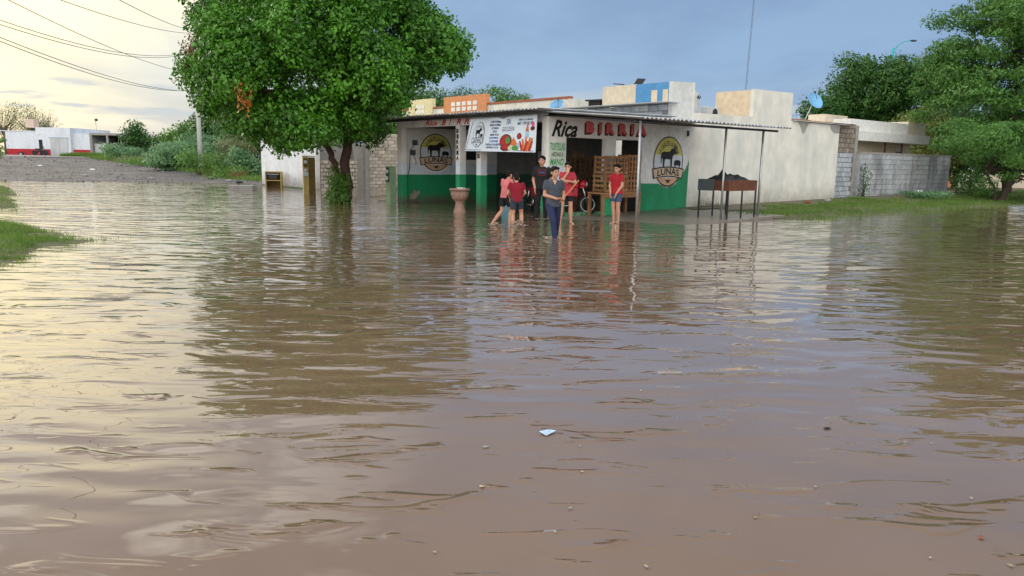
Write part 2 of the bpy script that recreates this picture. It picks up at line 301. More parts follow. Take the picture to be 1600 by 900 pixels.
def disc(mb, fn, cx, cy, rx, ry, m, lift=0, n=36, a0=0, a1=2 * PI):
    pts = [(cx + rx * math.cos(a0 + (a1 - a0) * k / n), cy + ry * math.sin(a0 + (a1 - a0) * k / n)) for k in range(n + (0 if a1 - a0 > 6.28 else 1))]
    mb.add([fn(cx, cy, lift)] + [fn(a, b, lift) for a, b in pts], [(0, i + 1, (i + 1) % len(pts) + 1) for i in range(len(pts) - (0 if a1 - a0 > 6.28 else 1))], m)
COW = [(-.5, .1), (-.46, .3), (-.3, .36), (.0, .34), (.14, .40), (.24, .56), (.30, .50), (.40, .52), (.44, .60), (.48, .50), (.52, .46), (.60, .30), (.56, .22), (.40, .22), (.34, .12), (.30, -.02), (.29, -.45), (.20, -.45), (.17, -.05), (-.14, -.02), (-.22, -.06), (-.25, -.45), (-.34, -.45), (-.36, -.05), (-.42, .05), (-.45, -.25), (-.49, -.25)]
CALF = [(-.4, -.1), (-.35, .22), (-.1, .3), (.3, .26), (.42, .18), (.45, -.08), (.36, -.12), (.32, -.3), (.24, -.3), (.22, -.12), (-.15, -.1), (-.2, -.3), (-.28, -.3), (-.3, -.12)]
def tri_poly(mb, fn, pts, m, lift):
    from mathutils.geometry import tessellate_polygon
    t = tessellate_polygon([[Vector((a, b, 0)) for a, b in pts]])
    mb.add([fn(a, b, lift) for a, b in pts], [tuple(x) for x in t], m)
def logo(mb, fn, cx, cy, rx, ry, colour=True):
    yl, bl, tn, og = ('logo_yellow', 'logo_blue', 'logo_tan', 'logo_orange') if colour else ('banner',) * 4
    e = .003
    if colour: disc(mb, fn, cx, cy, rx * 1.07, ry * 1.06, 'logo_purewhite', e)
    disc(mb, fn, cx, cy, rx, ry, 'black', 2 * e); disc(mb, fn, cx, cy, rx * .94, ry * .95, bl, 3 * e)
    th = .28; pts = [(cx + rx * .94 * math.cos(a), cy + ry * .95 * math.sin(a)) for a in np.linspace(th, PI - th, 24)]
    poly(mb, fn, pts, yl, 4 * e)
    pts = [(cx + rx * .94 * math.cos(a), cy + ry * .95 * math.sin(a)) for a in np.linspace(PI + .75, 2 * PI - .75, 20)]
    poly(mb, fn, pts, og, 4 * e)
    # words on the arch
    word = 'LA CASA DE LA BIRRIA'
    for i, ch in enumerate(word):
        if ch == ' ': continue
        a = PI - .52 - (PI - 1.04) * i / (len(word) - 1); vs, fs, asp = text_geo(ch, .012)
        w = .095 * rx * min(1.3, max(.4, asp * 1.5)); h = .19 * ry; ox = cx + rx * .70 * math.cos(a); oy = cy + ry * .72 * math.sin(a)
        t = a - PI / 2
        mb.add([fn(ox + (p - .5) * w * math.cos(t) - (q - .5) * h * math.sin(t), oy + (p - .5) * w * math.sin(t) + (q - .5) * h * math.cos(t), 5 * e) for p, q in vs], fs, 'black')
    tri_poly(mb, fn, [(cx - .05 * rx + a * rx * .95, cy + .12 * ry + b * ry * .78) for a, b in COW], 'black', 6 * e)
    tri_poly(mb, fn, [(cx + .58 * rx + a * rx * .55, cy - .09 * ry + b * ry * .55) for a, b in CALF], 'black', 6 * e)
    # ribbon
    def rib(y0, y1, g, m, l, wx):
        top = [(cx + rx * wx * t, cy + y1 * ry + g + .09 * ry * (1 - t * t)) for t in np.linspace(-1, 1, 12)]
        bot = [(cx + rx * wx * .9 * t, cy + y0 * ry - g + .09 * ry * (1 - t * t)) for t in np.linspace(1, -1, 12)]
        poly(mb, fn, top + bot, m, l)
    rib(-.66, -.32, .035 * ry, 'black', 7 * e, 1.06); rib(-.66, -.32, -.01 * ry, tn, 8 * e, 1.0)
    vs, fs, _ = text_geo('LUNAS', .02)
    mb.add([fn(cx + (p - .5) * 1.45 * rx, cy - .60 * ry + q * .27 * ry + .08 * ry * (1 - (2 * p - 1) ** 2), 9 * e) for p, q in vs], fs, 'black')
    poly(mb, fn, [(cx - .2 * rx, cy - .73 * ry), (cx + .2 * rx, cy - .73 * ry), (cx + .08 * rx, cy - .8 * ry), (cx, cy - .88 * ry), (cx - .08 * rx, cy - .8 * ry)], 'black', 9 * e)
def face_v(v0):   # a wall that faces the street on the right-hand front: x = u, y = z
    return lambda a, b, l: (a, v0 - l, b)
def face_u(u0):   # a wall on the left-hand front: reading direction runs against v
    return lambda a, b, l: (u0 - l, -a, b)
# ------------------------------------------------------------------ block walls
def block_mesh(w, h, d, m, seed):
    rr = random.Random(seed); mb = MB(); mb.bev(-w / 2, w / 2, -d / 2, d / 2, -h / 2, h / 2, m, .012)
    mb.v = [(a + rr.uniform(-.006, .006), b + rr.uniform(-.004, .004), c + rr.uniform(-.005, .005)) for a, b, c in mb.v]; return mb.mesh('block')
def block_wall(parent, x0, x1, z0, topf, w, h, mats, seed=1, d=.14, y=0, rough=0.0, along='x', matf=None, joint=.014):
    """blocks along local x (or y), outer face at y (facing -y) ; returns count"""
    rr = random.Random(seed); meshes = {m: [block_mesh(w - joint, h - joint, d, m, seed * 7 + k) for k in range(3)] for m in mats}; half = {m: block_mesh(w / 2 - joint, h - joint, d, m, seed * 7 + 5) for m in mats}
    row = 0; z = z0; n = 0
    while z < 9:
        x = x0 - (w / 2 if row % 2 else 0); any_ = False
        while x < x1 - .02:
            a, b = max(x, x0), min(x + w, x1); c = (a + b) / 2
            if z + h <= topf(c) + .02 and b - a > w * .3:
                any_ = True; m = matf(c, z + h / 2, rr) if matf else rr.choice(mats)
                me = half[m] if b - a < w * .75 else rr.choice(meshes[m])
                o = bpy.data.objects.new('block', me)
                yo = y + d / 2 + rr.uniform(-rough, rough) - .008
                o.location = (c, yo, z + h / 2) if along == 'x' else (yo, c, z + h / 2)
                o.rotation_euler = (0, 0, (0 if along == 'x' else PI / 2) + rr.uniform(-.01, .01))
                link(o, parent); n += 1
            x += w
        if not any_ and z > z0: break
        z += h; row += 1
    return n
# ------------------------------------------------------------------ foliage
def leaf_cloud(name, pos, nrm, L, Wd, m, parent=None, rng=None):
    n = len(pos); rng = rng or np.random.default_rng(1)
    nrm = nrm / np.linalg.norm(nrm, axis=1, keepdims=True)
    t = rng.normal(size=(n, 3)); t -= nrm * (t * nrm).sum(1, keepdims=True); t /= np.linalg.norm(t, axis=1, keepdims=True); t[:, 2] -= .25
    b = np.cross(nrm, t); b /= np.linalg.norm(b, axis=1, keepdims=True)
    s = rng.uniform(.65, 1.3, (n, 1)); l = t * L * s; w = b * Wd * s
    v = np.empty((n, 4, 3), np.float32); v[:, 0] = pos - l * .5; v[:, 1] = pos + w * .5 - nrm * Wd * .15; v[:, 2] = pos + l * .5; v[:, 3] = pos - w * .5 - nrm * Wd * .15
    me = bpy.data.meshes.new(name); me.vertices.add(4 * n); me.vertices.foreach_set('co', v.ravel())
    me.loops.add(4 * n); me.loops.foreach_set('vertex_index', np.arange(4 * n, dtype=np.int32))
    me.polygons.add(n); me.polygons.foreach_set('loop_start', np.arange(0, 4 * n, 4, dtype=np.int32)); me.polygons.foreach_set('loop_total', np.full(n, 4, np.int32))
    me.materials.append(M[m] if isinstance(m, str) else m); me.update(calc_edges=True)
    return link(bpy.data.objects.new(name, me), parent)
def lobes_points(lobes, dens, rng, inner=.25, lump=.3):
    P = []; Nn = []
    for (x, y, z, rx, ry, rz) in lobes:
        n = max(20, int(dens * (rx * ry + rx * rz + ry * rz) / 3))
        d = rng.normal(size=(n, 3)); d /= np.linalg.norm(d, axis=1, keepdims=True)
        ph = rng.uniform(0, 6.28, 6); k = rng.normal(size=(6, 3)) * 2.6
        bump = 1 + lump * np.mean([np.sin(d @ k[i] * 2 + ph[i]) for i in range(6)], axis=0) * 1.6
        rad = np.where(rng.random(n) < inner, rng.uniform(.3, 1, n), rng.normal(1, .07, n)) * bump
        P.append(d * rad[:, None] * [rx, ry, rz] + [x, y, z])
        nn = d * .9 + rng.normal(size=(n, 3)) * .55; nn[:, 2] += .35; Nn.append(nn)
    return np.vstack(P), np.vstack(Nn)
def limb_tube(mb, pts, r0, r1, m, rng, n=8, wob=.06):
    a = [Vector(p) for p in pts]; out = []
    K = 5
    for i in range(len(a) - 1):
        for k in range(K):
            t = k / K; p = a[i].lerp(a[i + 1], t)
            out.append(p + Vector(rng.normal(size=3)) * wob * (0 if (i == 0 and k == 0) else 1) * r0 * 2)
    out.append(a[-1]); N_ = len(out)
    mb.tube(out, [r0 + (r1 - r0) * i / (N_ - 1) for i in range(N_)], m, n=n)
def shrub(name, loc, lobes, m, dens, L, Wd, seed, label, cat='shrub', group=None, stems=5, sm='bark2', extra=None):
    rng = np.random.default_rng(seed); r = empty(name, loc, 0, label, cat, group)
    P, Nn = lobes_points(lobes, dens, rng); leaf_cloud('foliage', P, Nn, L, Wd, m, r, rng)
    mb = MB()
    for k in range(stems):
        l = lobes[k % len(lobes)]; limb_tube(mb, [(rng.uniform(-.1, .1), rng.uniform(-.1, .1), -.1), (l[0] * .5, l[1] * .5, l[2] * .5), (l[0], l[1], l[2])], .03, .008, sm, rng, 5)
    mb.build('stem', r); return r
# ================================================================== SETTING
def inpoly(x, y, P):
    r = np.zeros(x.shape, bool); j = len(P) - 1
    for i in range(len(P)):
        xi, yi = P[i]; xj, yj = P[j]
        r ^= ((yi > y) != (yj > y)) & (x < (xj - xi) * (y - yi) / (yj - yi + 1e-12) + xi); j = i
    return r
def pdist(x, y, P):   # signed distance, positive inside
    d = np.full(x.shape, 1e9)
    for i in range(len(P)):
        ax, ay = P[i]; bx, by = P[(i + 1) % len(P)]; dx, dy = bx - ax, by - ay
        t = np.clip(((x - ax) * dx + (y - ay) * dy) / (dx * dx + dy * dy), 0, 1); d = np.minimum(d, np.hypot(x - ax - t * dx, y - ay - t * dy))
    return np.where(inpoly(x, y, P), d, -d)
SPIT = [(-7.75, 13.3), (-8.1, 12.4), (-7.5, 11.2), (-7.0, 9.7), (-9.5, 6.5), (-24, 6), (-24, 19), (-12.6, 17.2), (-10.6, 15.6), (-9.2, 14.4)]
STRIP = [(-13.6, 20.0), (-16.2, 24.0), (-22.2, 32.6), (-32, 34), (-28, 20)]
def wob(x, y, s, a): return a * (np.sin(x * 1.7 * s + 1.3 * np.sin(y * 2.1 * s)) + np.sin(y * 1.3 * s + 2 * np.sin(x * .9 * s)) + .5 * np.sin(x * 4.1 * s + y * 3.3 * s))
def height(x, y):
    x = np.asarray(x, float); y = np.asarray(y, float)
    dx, dy = x - C0.x, y - C0.y; u = dx * U.x + dy * U.y; v = dx * V.x + dy * V.y
    h = np.full(x.shape, -.28)
    # far left: gravel ground climbing away from the water
    far = np.clip((y - 41.8 + wob(x, y, .25, .5) - np.clip((x + 24) * .12, -1, 2)) * .0255, -.28, 1.25)
    far = np.where(x < -9, far, np.minimum(far, .3)); h = np.maximum(h, np.where((y > 38), far, -.28))
    # verge along the long wall on the right
    sh = np.clip((v + 4.0 + wob(x, y, .6, .16)) / 3.6, -1, 1)
    verge = np.where(u > 5.6, sh * (.06 + .011 * np.clip(u, 0, 22)), -.28); h = np.maximum(h, np.where(v > -6, np.maximum(verge, -.28), -.28))
    # floor level climbing to the shop kerb
    ap = -.28 + .24 * np.clip((v + 4.6) / 1.4, 0, 1) * np.clip((u + 2.6) / 1.6, 0, 1); h = np.where((u < 5.6) & (u > -3) & (v > -6) & (v < 9), np.maximum(h, ap), h)
    h = np.where((u > 5.3) & (v > .3) & (v < 18), .1, h); h = np.where((u > 1.7) & (v > 18.4), np.maximum(h, .1), h)
    h = np.where((u > -1.2) & (u < 5.3) & (v > -.2) & (v < 8.2), -.06, h)
    for P in (SPIT, STRIP): h = np.maximum(h, np.clip((pdist(x, y, P) + wob(x, y, 1.3, .16)) * .16, -.28, .07 + wob(x, y, 2, .008)))
    return h
def axis(lo, hi, step_near, grow):
    out_ = [0.0]; s = step_near
    while out_[-1] < hi: out_.append(out_[-1] + s); s = step_near if out_[-1] < 42 else s * grow
    neg = [-a for a in out_[1:] if a <= -lo + 500]; return np.array(sorted(neg + out_))
xs = axis(-3000, 3000, .3, 1.09); ys = xs[xs > -25]
gx, gy = np.meshgrid(xs, ys); gz = height(gx, gy)
nx, ny = len(xs), len(ys); vid = np.arange(nx * ny).reshape(ny, nx)
cxm = (gx[:-1, :-1] + gx[1:, 1:]) / 2; cym = (gy[:-1, :-1] + gy[1:, 1:]) / 2
road = (cym > 40.5) & (cxm < -11.5) & (cym < 96) & ~((cxm + 15.6) * (78 - 45) + (cym - 45) * 27.1 > 0)
def sheet(name, mask, m):
    q = np.stack([vid[:-1, :-1], vid[:-1, 1:], vid[1:, 1:], vid[1:, :-1]], -1)[mask]; used = np.unique(q); mp = np.zeros(nx * ny, int); mp[used] = np.arange(len(used))
    pts = np.stack([gx.ravel(), gy.ravel(), gz.ravel()], -1)[used]; q = mp[q]
    me = bpy.data.meshes.new(name); me.vertices.add(len(pts)); me.vertices.foreach_set('co', pts.astype(np.float32).ravel())
    me.loops.add(q.size); me.loops.foreach_set('vertex_index', q.ravel().astype(np.int32)); me.polygons.add(len(q)); me.polygons.foreach_set('loop_start', np.arange(0, q.size, 4, dtype=np.int32)); me.polygons.foreach_set('loop_total', np.full(len(q), 4, np.int32))
    me.polygons.foreach_set('use_smooth', np.ones(len(q), bool)); me.materials.append(m); me.update(calc_edges=True); o = link(bpy.data.objects.new(name, me)); tag(o, kind='structure'); return o
mg = mat('earth', (.15, .125, .085), stain=(.07, .10, .03), stain_amt=.9, stain_scale=.8, bump=.8, bscale=12, rough=.9)
mr = mat('gravel_road_surface', (.125, .112, .106), stain=(.045, .042, .046), stain_amt=1.0, stain_scale=.45, bump=1.0, bscale=6, rough=.6, var=.45, scale=1.6, coord='Object')
sheet('ground', ~road, mg); tag(sheet('gravel_road', road, mr), 'dark wet gravel road climbing away from the flood water')
# far road strip in front of the red-based building
mb = MB(); mb.add([(-130, 82, 1.10), (-44, 82, 1.10), (-40, 88.6, 1.27), (-130, 88.6, 1.27)], [(0, 1, 2, 3)], mat('pale_road', (.27, .255, .24), bump=.4)); tag(mb.build('road'), kind='structure')
# ---- water
def water_mat():
    m = bpy.data.materials.new('muddy_water'); m.use_nodes = True; t = m.node_tree; ns = t.nodes; lk = t.links; b = ns['Principled BSDF']
    b.inputs['Roughness'].default_value = .015; b.inputs['IOR'].default_value = 1.38
    g = ns.new('ShaderNodeNewGeometry')
    def mp(sc, rot=0, loc=(0, 0, 0)):
        n = ns.new('ShaderNodeMapping'); n.inputs['Scale'].default_value = sc; n.inputs['Rotation'].default_value = (0, 0, rot); n.inputs['Location'].default_value = loc; lk.new(g.outputs['Position'], n.inputs[0]); return n.outputs[0]
    def nz(vec, s, d=3, r=.5, dist=0):
        n = ns.new('ShaderNodeTexNoise'); n.inputs['Scale'].default_value = s; n.inputs['Detail'].default_value = d; n.inputs['Roughness'].default_value = r; n.inputs['Distortion'].default_value = dist; lk.new(vec, n.inputs['Vector']); return n.outputs[0]
    def ma(op, a, b_=None, c=None):
        n = ns.new('ShaderNodeMath'); n.operation = op
        for i, v in enumerate((a, b_, c)):
            if v is None: continue
            if isinstance(v, (int, float)): n.inputs[i].default_value = v
            else: lk.new(v, n.inputs[i])
        return n.outputs[0]
    r = ns.new('ShaderNodeValToRGB'); r.color_ramp.elements[0].position = .35; r.color_ramp.elements[1].position = .68
    r.color_ramp.elements[0].color = (.180, .116, .074, 1); r.color_ramp.elements[1].color = (.216, .144, .096, 1); lk.new(nz(mp((1, 1, 1)), .5, 5, .6, .4), r.inputs[0]); lk.new(r.outputs[0], b.inputs['Base Color'])
    sep_ = ns.new('ShaderNodeSeparateXYZ'); lk.new(g.outputs['Position'], sep_.inputs[0])
    def rng_(v, a, b_, c, d):
        n = ns.new('ShaderNodeMapRange'); n.interpolation_type = 'SMOOTHSTEP'; lk.new(v, n.inputs[0])
        for q, w in zip((1, 2, 3, 4), (a, b_, c, d)): n.inputs[q].default_value = w
        return n.outputs[0]
    big = nz(mp((.40, .9, 1), .12), 1.0, 1, .4, .3)          # long lazy swell
    rip = nz(mp((1.05, 2.9, 1), -.12), 1.0, 2, .42, .7)            # wind ripples
    fine = nz(mp((3.0, 7.5, 1), .2), 1.0, 1, .5, .5)
    def train(rot, wl, dist, loc):                        # a coherent train of ripples
        vec = ns.new('ShaderNodeVectorMath'); vec.operation = 'ADD'; lk.new(mp((1, 1, 1), rot, loc), vec.inputs[0])
        nn = ns.new('ShaderNodeTexNoise'); nn.inputs['Scale'].default_value = .55; nn.inputs['Detail'].default_value = 2; lk.new(g.outputs['Position'], nn.inputs['Vector'])
        sc = ns.new('ShaderNodeVectorMath'); sc.operation = 'SCALE'; lk.new(nn.outputs['Color'], sc.inputs[0]); sc.inputs['Scale'].default_value = dist; lk.new(sc.outputs[0], vec.inputs[1])
        sp_ = ns.new('ShaderNodeSeparateXYZ'); lk.new(vec.outputs[0], sp_.inputs[0]); return ma('SINE', ma('MULTIPLY', sp_.outputs[1], 2 * PI / wl))
    patch = rng_(nz(mp((.17, .24, 1), 0, (4, 2, 0)), 1, 2), .38, .62, 0, 1)
    patch2 = rng_(nz(mp((.5, .6, 1), 0, (14, 7, 0)), 1, 2), .42, .60, 0, 1)
    patch3 = rng_(nz(mp((.4, .5, 1), 0, (1, 17, 0)), 1, 2), .42, .60, 0, 1)
    farm = rng_(sep_.outputs[1], 2.5, 8, .38, 1.0)
    leftm = rng_(sep_.outputs[0], 1.0, -6.0, .75, 1.3)
    crest = ma('POWER', rng_(nz(mp((1.7, 5.6, 1), .15, (2, 9, 0)), 1.0, 2, .5, 1.0), .53, .74, 0, 1), 2.0)   # sparse steep little crests
    h = ma('MULTIPLY', big, .034)
    r_ = ma('MULTIPLY', ma('MULTIPLY', rip, .023), ma('MULTIPLY', ma('MULTIPLY_ADD', patch, .6, .45), ma('MULTIPLY', farm, leftm)))
    h = ma('ADD', h, r_)
    h = ma('ADD', h, ma('MULTIPLY', ma('MULTIPLY', train(.24, .44, 1.3, (0, 0, 0)), .0038), ma('MULTIPLY', patch2, ma('MULTIPLY', farm, leftm))))
    h = ma('ADD', h, ma('MULTIPLY', ma('MULTIPLY', train(-.18, .33, 1.1, (5, 1, 0)), .0024), ma('MULTIPLY', patch3, farm)))
    h = ma('ADD', h, ma('MULTIPLY', ma('MULTIPLY', fine, .0018), ma('MULTIPLY', patch, farm)))
    h = ma('ADD', h, ma('MULTIPLY', crest, .0105))
    # arcs spreading from the wading boy
    sp = ns.new('ShaderNodeVectorMath'); sp.operation = 'DISTANCE'; lk.new(g.outputs['Position'], sp.inputs[0]); sp.inputs[1].default_value = (.8, 15.4, 0)
    w = ma('SINE', ma('MULTIPLY', sp.outputs['Value'], 15.0)); fall = ma('DIVIDE', .0055, ma('ADD', ma('POWER', sp.outputs['Value'], 1.5), .8)); h = ma('ADD', h, ma('MULTIPLY', w, fall))
    s2 = ns.new('ShaderNodeVectorMath'); s2.operation = 'DISTANCE'; lk.new(g.outputs['Position'], s2.inputs[0]); s2.inputs[1].default_value = (0, 17.6, 0)
    h = ma('ADD', h, ma('MULTIPLY', ma('SINE', ma('MULTIPLY', s2.outputs['Value'], 19.0)), ma('DIVIDE', .004, ma('ADD', ma('POWER', s2.outputs['Value'], 1.6), .5))))
    bp = ns.new('ShaderNodeBump'); bp.inputs['Strength'].default_value = 1; bp.inputs['Distance'].default_value = 1.0; lk.new(h, bp.inputs['Height']); lk.new(bp.outputs[0], b.inputs['Normal'])
    b.inputs['Coat Weight'].default_value = .62; b.inputs['Coat Roughness'].default_value = .0; b.inputs['Coat IOR'].default_value = 1.5; lk.new(bp.outputs[0], b.inputs['Coat Normal']); return m
mb = MB(); mb.add([(-120, -20, 0), (120, -20, 0), (120, 110, 0), (-120, 110, 0)], [(0, 1, 2, 3)], water_mat()); tag(mb.build('flood_water'), kind='structure')
# ---- grass blades
def blades(name, pts, L, Wd, m, seed, parent=None):
    rng = np.random.default_rng(seed); n = len(pts); a = rng.uniform(0, 2 * PI, n); l = L * rng.uniform(.4, 1.3, n); lean = rng.normal(size=(n, 2)) * .35
    wx = np.cos(a) * Wd; wy = np.sin(a) * Wd; v = np.empty((n, 3, 3), np.float32)
    v[:, 0] = pts + np.stack([-wx, -wy, np.zeros(n) - .01], -1); v[:, 1] = pts + np.stack([wx, wy, np.zeros(n) - .01], -1); v[:, 2] = pts + np.stack([lean[:, 0] * l, lean[:, 1] * l, l], -1)
    me = bpy.data.meshes.new(name); me.vertices.add(3 * n); me.vertices.foreach_set('co', v.ravel()); me.loops.add(3 * n); me.loops.foreach_set('vertex_index', np.arange(3 * n, dtype=np.int32)); me.polygons.add(n)
    me.polygons.foreach_set('loop_start', np.arange(0, 3 * n, 3, dtype=np.int32)); me.polygons.foreach_set('loop_total', np.full(n, 3, np.int32)); me.materials.append(M[m]); me.update(calc_edges=True); o = link(bpy.data.objects.new(name, me), parent); o['kind'] = 'stuff'; return o
def scatter(n, x0, x1, y0, y1, f, seed, zmin=-.04):
    rng = np.random.default_rng(seed); x = rng.uniform(x0, x1, n); y = rng.uniform(y0, y1, n); z = height(x, y); k = (z > zmin) & f(x, y, z, rng); return np.stack([x, y, np.maximum(z, -.03)], -1)[k]
def clump(x, y, s_=1.0): return .5 + .25 * np.sin(x * 5.1 * s_ + 1.9 * np.sin(y * 4.3 * s_)) + .25 * np.sin(y * 6.7 * s_ + 2.3 * np.sin(x * 3.7 * s_))
p = scatter(170000, -16, -6.6, 8, 17.5, lambda x, y, z, r: r.random(len(x)) < np.clip((z + .05) * 14, 0.03, 1) * np.where(z > .03, .55 + .45 * clump(x, y, .6), clump(x, y) ** 2 * 1.3), 3, -.11); tag(blades('grass', p, .075, .005, 'grass', 5), 'short green grass on the half drowned spit at the left edge', 'grass')
p = scatter(30000, -27, -13, 19, 34, lambda x, y, z, r: r.random(len(x)) < np.clip((z + .03) * 20, 0.02, 1), 4); tag(blades('grass', p, .10, .008, 'grass', 6), 'narrow grass bank beyond the left spit at the picture edge', 'grass')
def uvf(x, y): dx, dy = x - C0.x, y - C0.y; return dx * U.x + dy * U.y, dx * V.x + dy * V.y
def fr(x, y, z, r):
    u, v = uvf(x, y); return (u > 5.7) & (v < -.9 + .5 * np.sin(u * .9) + .25 * np.sin(u * 3.1)) & (v > -5) & (r.random(len(x)) < np.clip((z + .05) * 14, .03, 1) * np.where(z > .035, .25 + .75 * clump(x, y, .35), clump(x, y, .7) ** 2 * 1.2)) & ~((u < 9) & (v > -1.7))
p = scatter(330000, 4, 30, 20, 44, fr, 5, -.10); tag(blades('grass', p, .10, .011, 'grass', 7), 'green grass verge between the long wall and the flood water', 'grass')
def fb(x, y, z, r):
    s = (x + 15.6) * 33 + (y - 45) * 27.1; return (s > -20) & (s < 330 + 60 * np.sin(x)) & (r.random(len(x)) < .8)
p = scatter(160000, -55, -12, 42, 90, fb, 6); tag(blades('grass', p, .28, .035, 'grass', 8), 'yellowish green grass along the edge of the gravel road', 'grass')
p = scatter(30000, -75, -40, 85.6, 90, lambda x, y, z, r: (x > -52) | (x < -62.5), 6); tag(blades('grass', p, .45, .05, 'grass', 9), 'tall weeds in front of the far red and white building', 'grass')
rg0 = np.random.default_rng(77); n_ = 8000; X_ = rg0.uniform(-62, -10, n_); Y_ = 41 + 42 * rg0.random(n_) ** 1.8; k_ = ((X_ + 15.6) * 33 + (Y_ - 45) * 27.1 < 40) & (X_ > -.75 * Y_); X_, Y_ = X_[k_], Y_[k_]; Z_ = height(X_, Y_); n_ = len(X_)
oc = np.array([(1, 0, 0), (0, 1, 0), (-1, 0, 0), (0, -1, 0), (0, 0, .7), (0, 0, -.7)]); sz = rg0.uniform(.012, .05, n_) * (1 + 1.2 * (rg0.random(n_) > .93)) * (1 + (Y_ - 41) / 60)
vv = (oc[None] * rg0.uniform(.7, 1.3, (n_, 6, 3)) * sz[:, None, None] + np.stack([X_, Y_, Z_ + sz * .2], -1)[:, None]).reshape(-1, 3); ff = np.array([(0, 1, 4), (1, 2, 4), (2, 3, 4), (3, 0, 4), (1, 0, 5), (2, 1, 5), (3, 2, 5), (0, 3, 5)]); ff = (ff[None] + 6 * np.arange(n_)[:, None, None]).reshape(-1, 3)
me = bpy.data.meshes.new('gravel'); me.from_pydata(vv.tolist(), [], ff.tolist()); me.materials.append(mat('loose_stone', (.16, .15, .15), var=.6, scale=.8)); o = link(bpy.data.objects.new('gravel', me)); tag(o, 'loose dark stones strewn over the gravel road', 'gravel', kind='stuff')
# ================================================================== SHOP
shop = empty('birria_shop', C0, ANG, 'open corner food shop painted white and green with red lettering and a corrugated awning', 'shop')
def dado(name, split=1.0, mid=1.42, low='green', gw=(.80, .79, .76)):
    m = bpy.data.materials.new(name); m.use_nodes = True; t = m.node_tree; ns = t.nodes; lk = t.links; b = ns['Principled BSDF']; b.inputs['Roughness'].default_value = .7
    tcn = ns.new('ShaderNodeTexCoord'); sp = ns.new('ShaderNodeSeparateXYZ'); lk.new(tcn.outputs['Object'], sp.inputs[0])
    nz = ns.new('ShaderNodeTexNoise'); nz.inputs['Scale'].default_value = 3; nz.inputs['Detail'].default_value = 7; nz.inputs['Roughness'].default_value = .65; lk.new(tcn.outputs['Object'], nz.inputs['Vector'])
    a = ns.new('ShaderNodeMath'); a.operation = 'MULTIPLY_ADD'; lk.new(nz.outputs[0], a.inputs[0]); a.inputs[1].default_value = .012; lk.new(sp.outputs[2], a.inputs[2])
    r = ns.new('ShaderNodeValToRGB'); r.color_ramp.interpolation = 'CONSTANT'; e = r.color_ramp.elements; dv = ns.new('ShaderNodeMath'); dv.operation = 'DIVIDE'; lk.new(a.outputs[0], dv.inputs[0]); dv.inputs[1].default_value = 4; lk.new(dv.outputs[0], r.inputs[0])
    e[0].position = 0; e[0].color = (.012, .28, .115, 1); e[1].position = split / 4; e[1].color = (.66, .73, .80, 1); q = e.new(mid / 4); q.color = (*gw, 1)
    r2 = ns.new('ShaderNodeValToRGB'); r2.color_ramp.elements[0].position = .3; r2.color_ramp.elements[0].color = (.84, .82, .79, 1); r2.color_ramp.elements[1].position = .62; r2.color_ramp.elements[1].color = (1, 1, 1, 1); lk.new(nz.outputs[0], r2.inputs[0])
    mx = ns.new('ShaderNodeMix'); mx.data_type = 'RGBA'; mx.blend_type = 'MULTIPLY'; mx.inputs[0].default_value = 1; lk.new(r.outputs[0], mx.inputs[6]); lk.new(r2.outputs[0], mx.inputs[7])
    # flood-stained foot
    st = ns.new('ShaderNodeMapRange'); st.inputs[1].default_value = .34; st.inputs[2].default_value = .04; st.inputs[4].default_value = 1.7; lk.new(sp.outputs[2], st.inputs[0]); s2 = ns.new('ShaderNodeMath'); s2.operation = 'MULTIPLY'; lk.new(st.outputs[0], s2.inputs[0]); lk.new(nz.outputs[0], s2.inputs[1])
    m2 = ns.new('ShaderNodeMix'); m2.data_type = 'RGBA'; lk.new(s2.outputs[0], m2.inputs[0]); lk.new(mx.outputs[2], m2.inputs[6]); m2.inputs[7].default_value = (.10, .09, .06, 1); lk.new(m2.outputs[2], b.inputs['Base Color'])
    bp = ns.new('ShaderNodeBump'); bp.inputs['Strength'].default_value = .35; bp.inputs['Distance'].default_value = .02; lk.new(nz.outputs[0], bp.inputs['Height']); lk.new(bp.outputs[0], b.inputs['Normal']); return m
DADO = dado('white_over_green_paint'); DADOC = dado('column_paint', 1.08, 1.50)
HW = 2.76
pl = MB().bev(0, .25, 0, .25, -.3, HW, DADO, .008).build('corner_pillar', shop)
fw = MB()
fw.box(.25, .70, .002, .152, -.3, HW, DADO); fw.box(.70, 3.9, .002, .152, 2.22, HW, DADO); fw.box(2.29, 2.73, .002, .152, -.3, 2.22, DADO); fw.box(3.9, 6.24, .002, .152, -.3, HW, M['white'])
front = fw.build('front_wall', shop)
g = MB(); F0 = face_v(0.002)
gp = [(3.9, -.25), (6.20, -.25), (6.24, 1.71)] + [(6.24 - .30 * t - .55 * t ** 2 * .9, 1.71 - .80 * t ** .85) for t in np.linspace(.1, 1, 10)] + [(5.2, .90), (3.9, .92)]
tri_poly(g, F0, gp, 'green', .003); g.build('painted_dado', front)
lg = MB(); logo(lg, F0, 5.18, 1.60, .74, .79); lg.build('painted_logo', front)
lt = MB(); put_text(lt, 'Rica', F0, .13, 1.12, 2.22, 2.68, 'black', .004, bold=.03, shear=.45); lt.build('lettering', front)
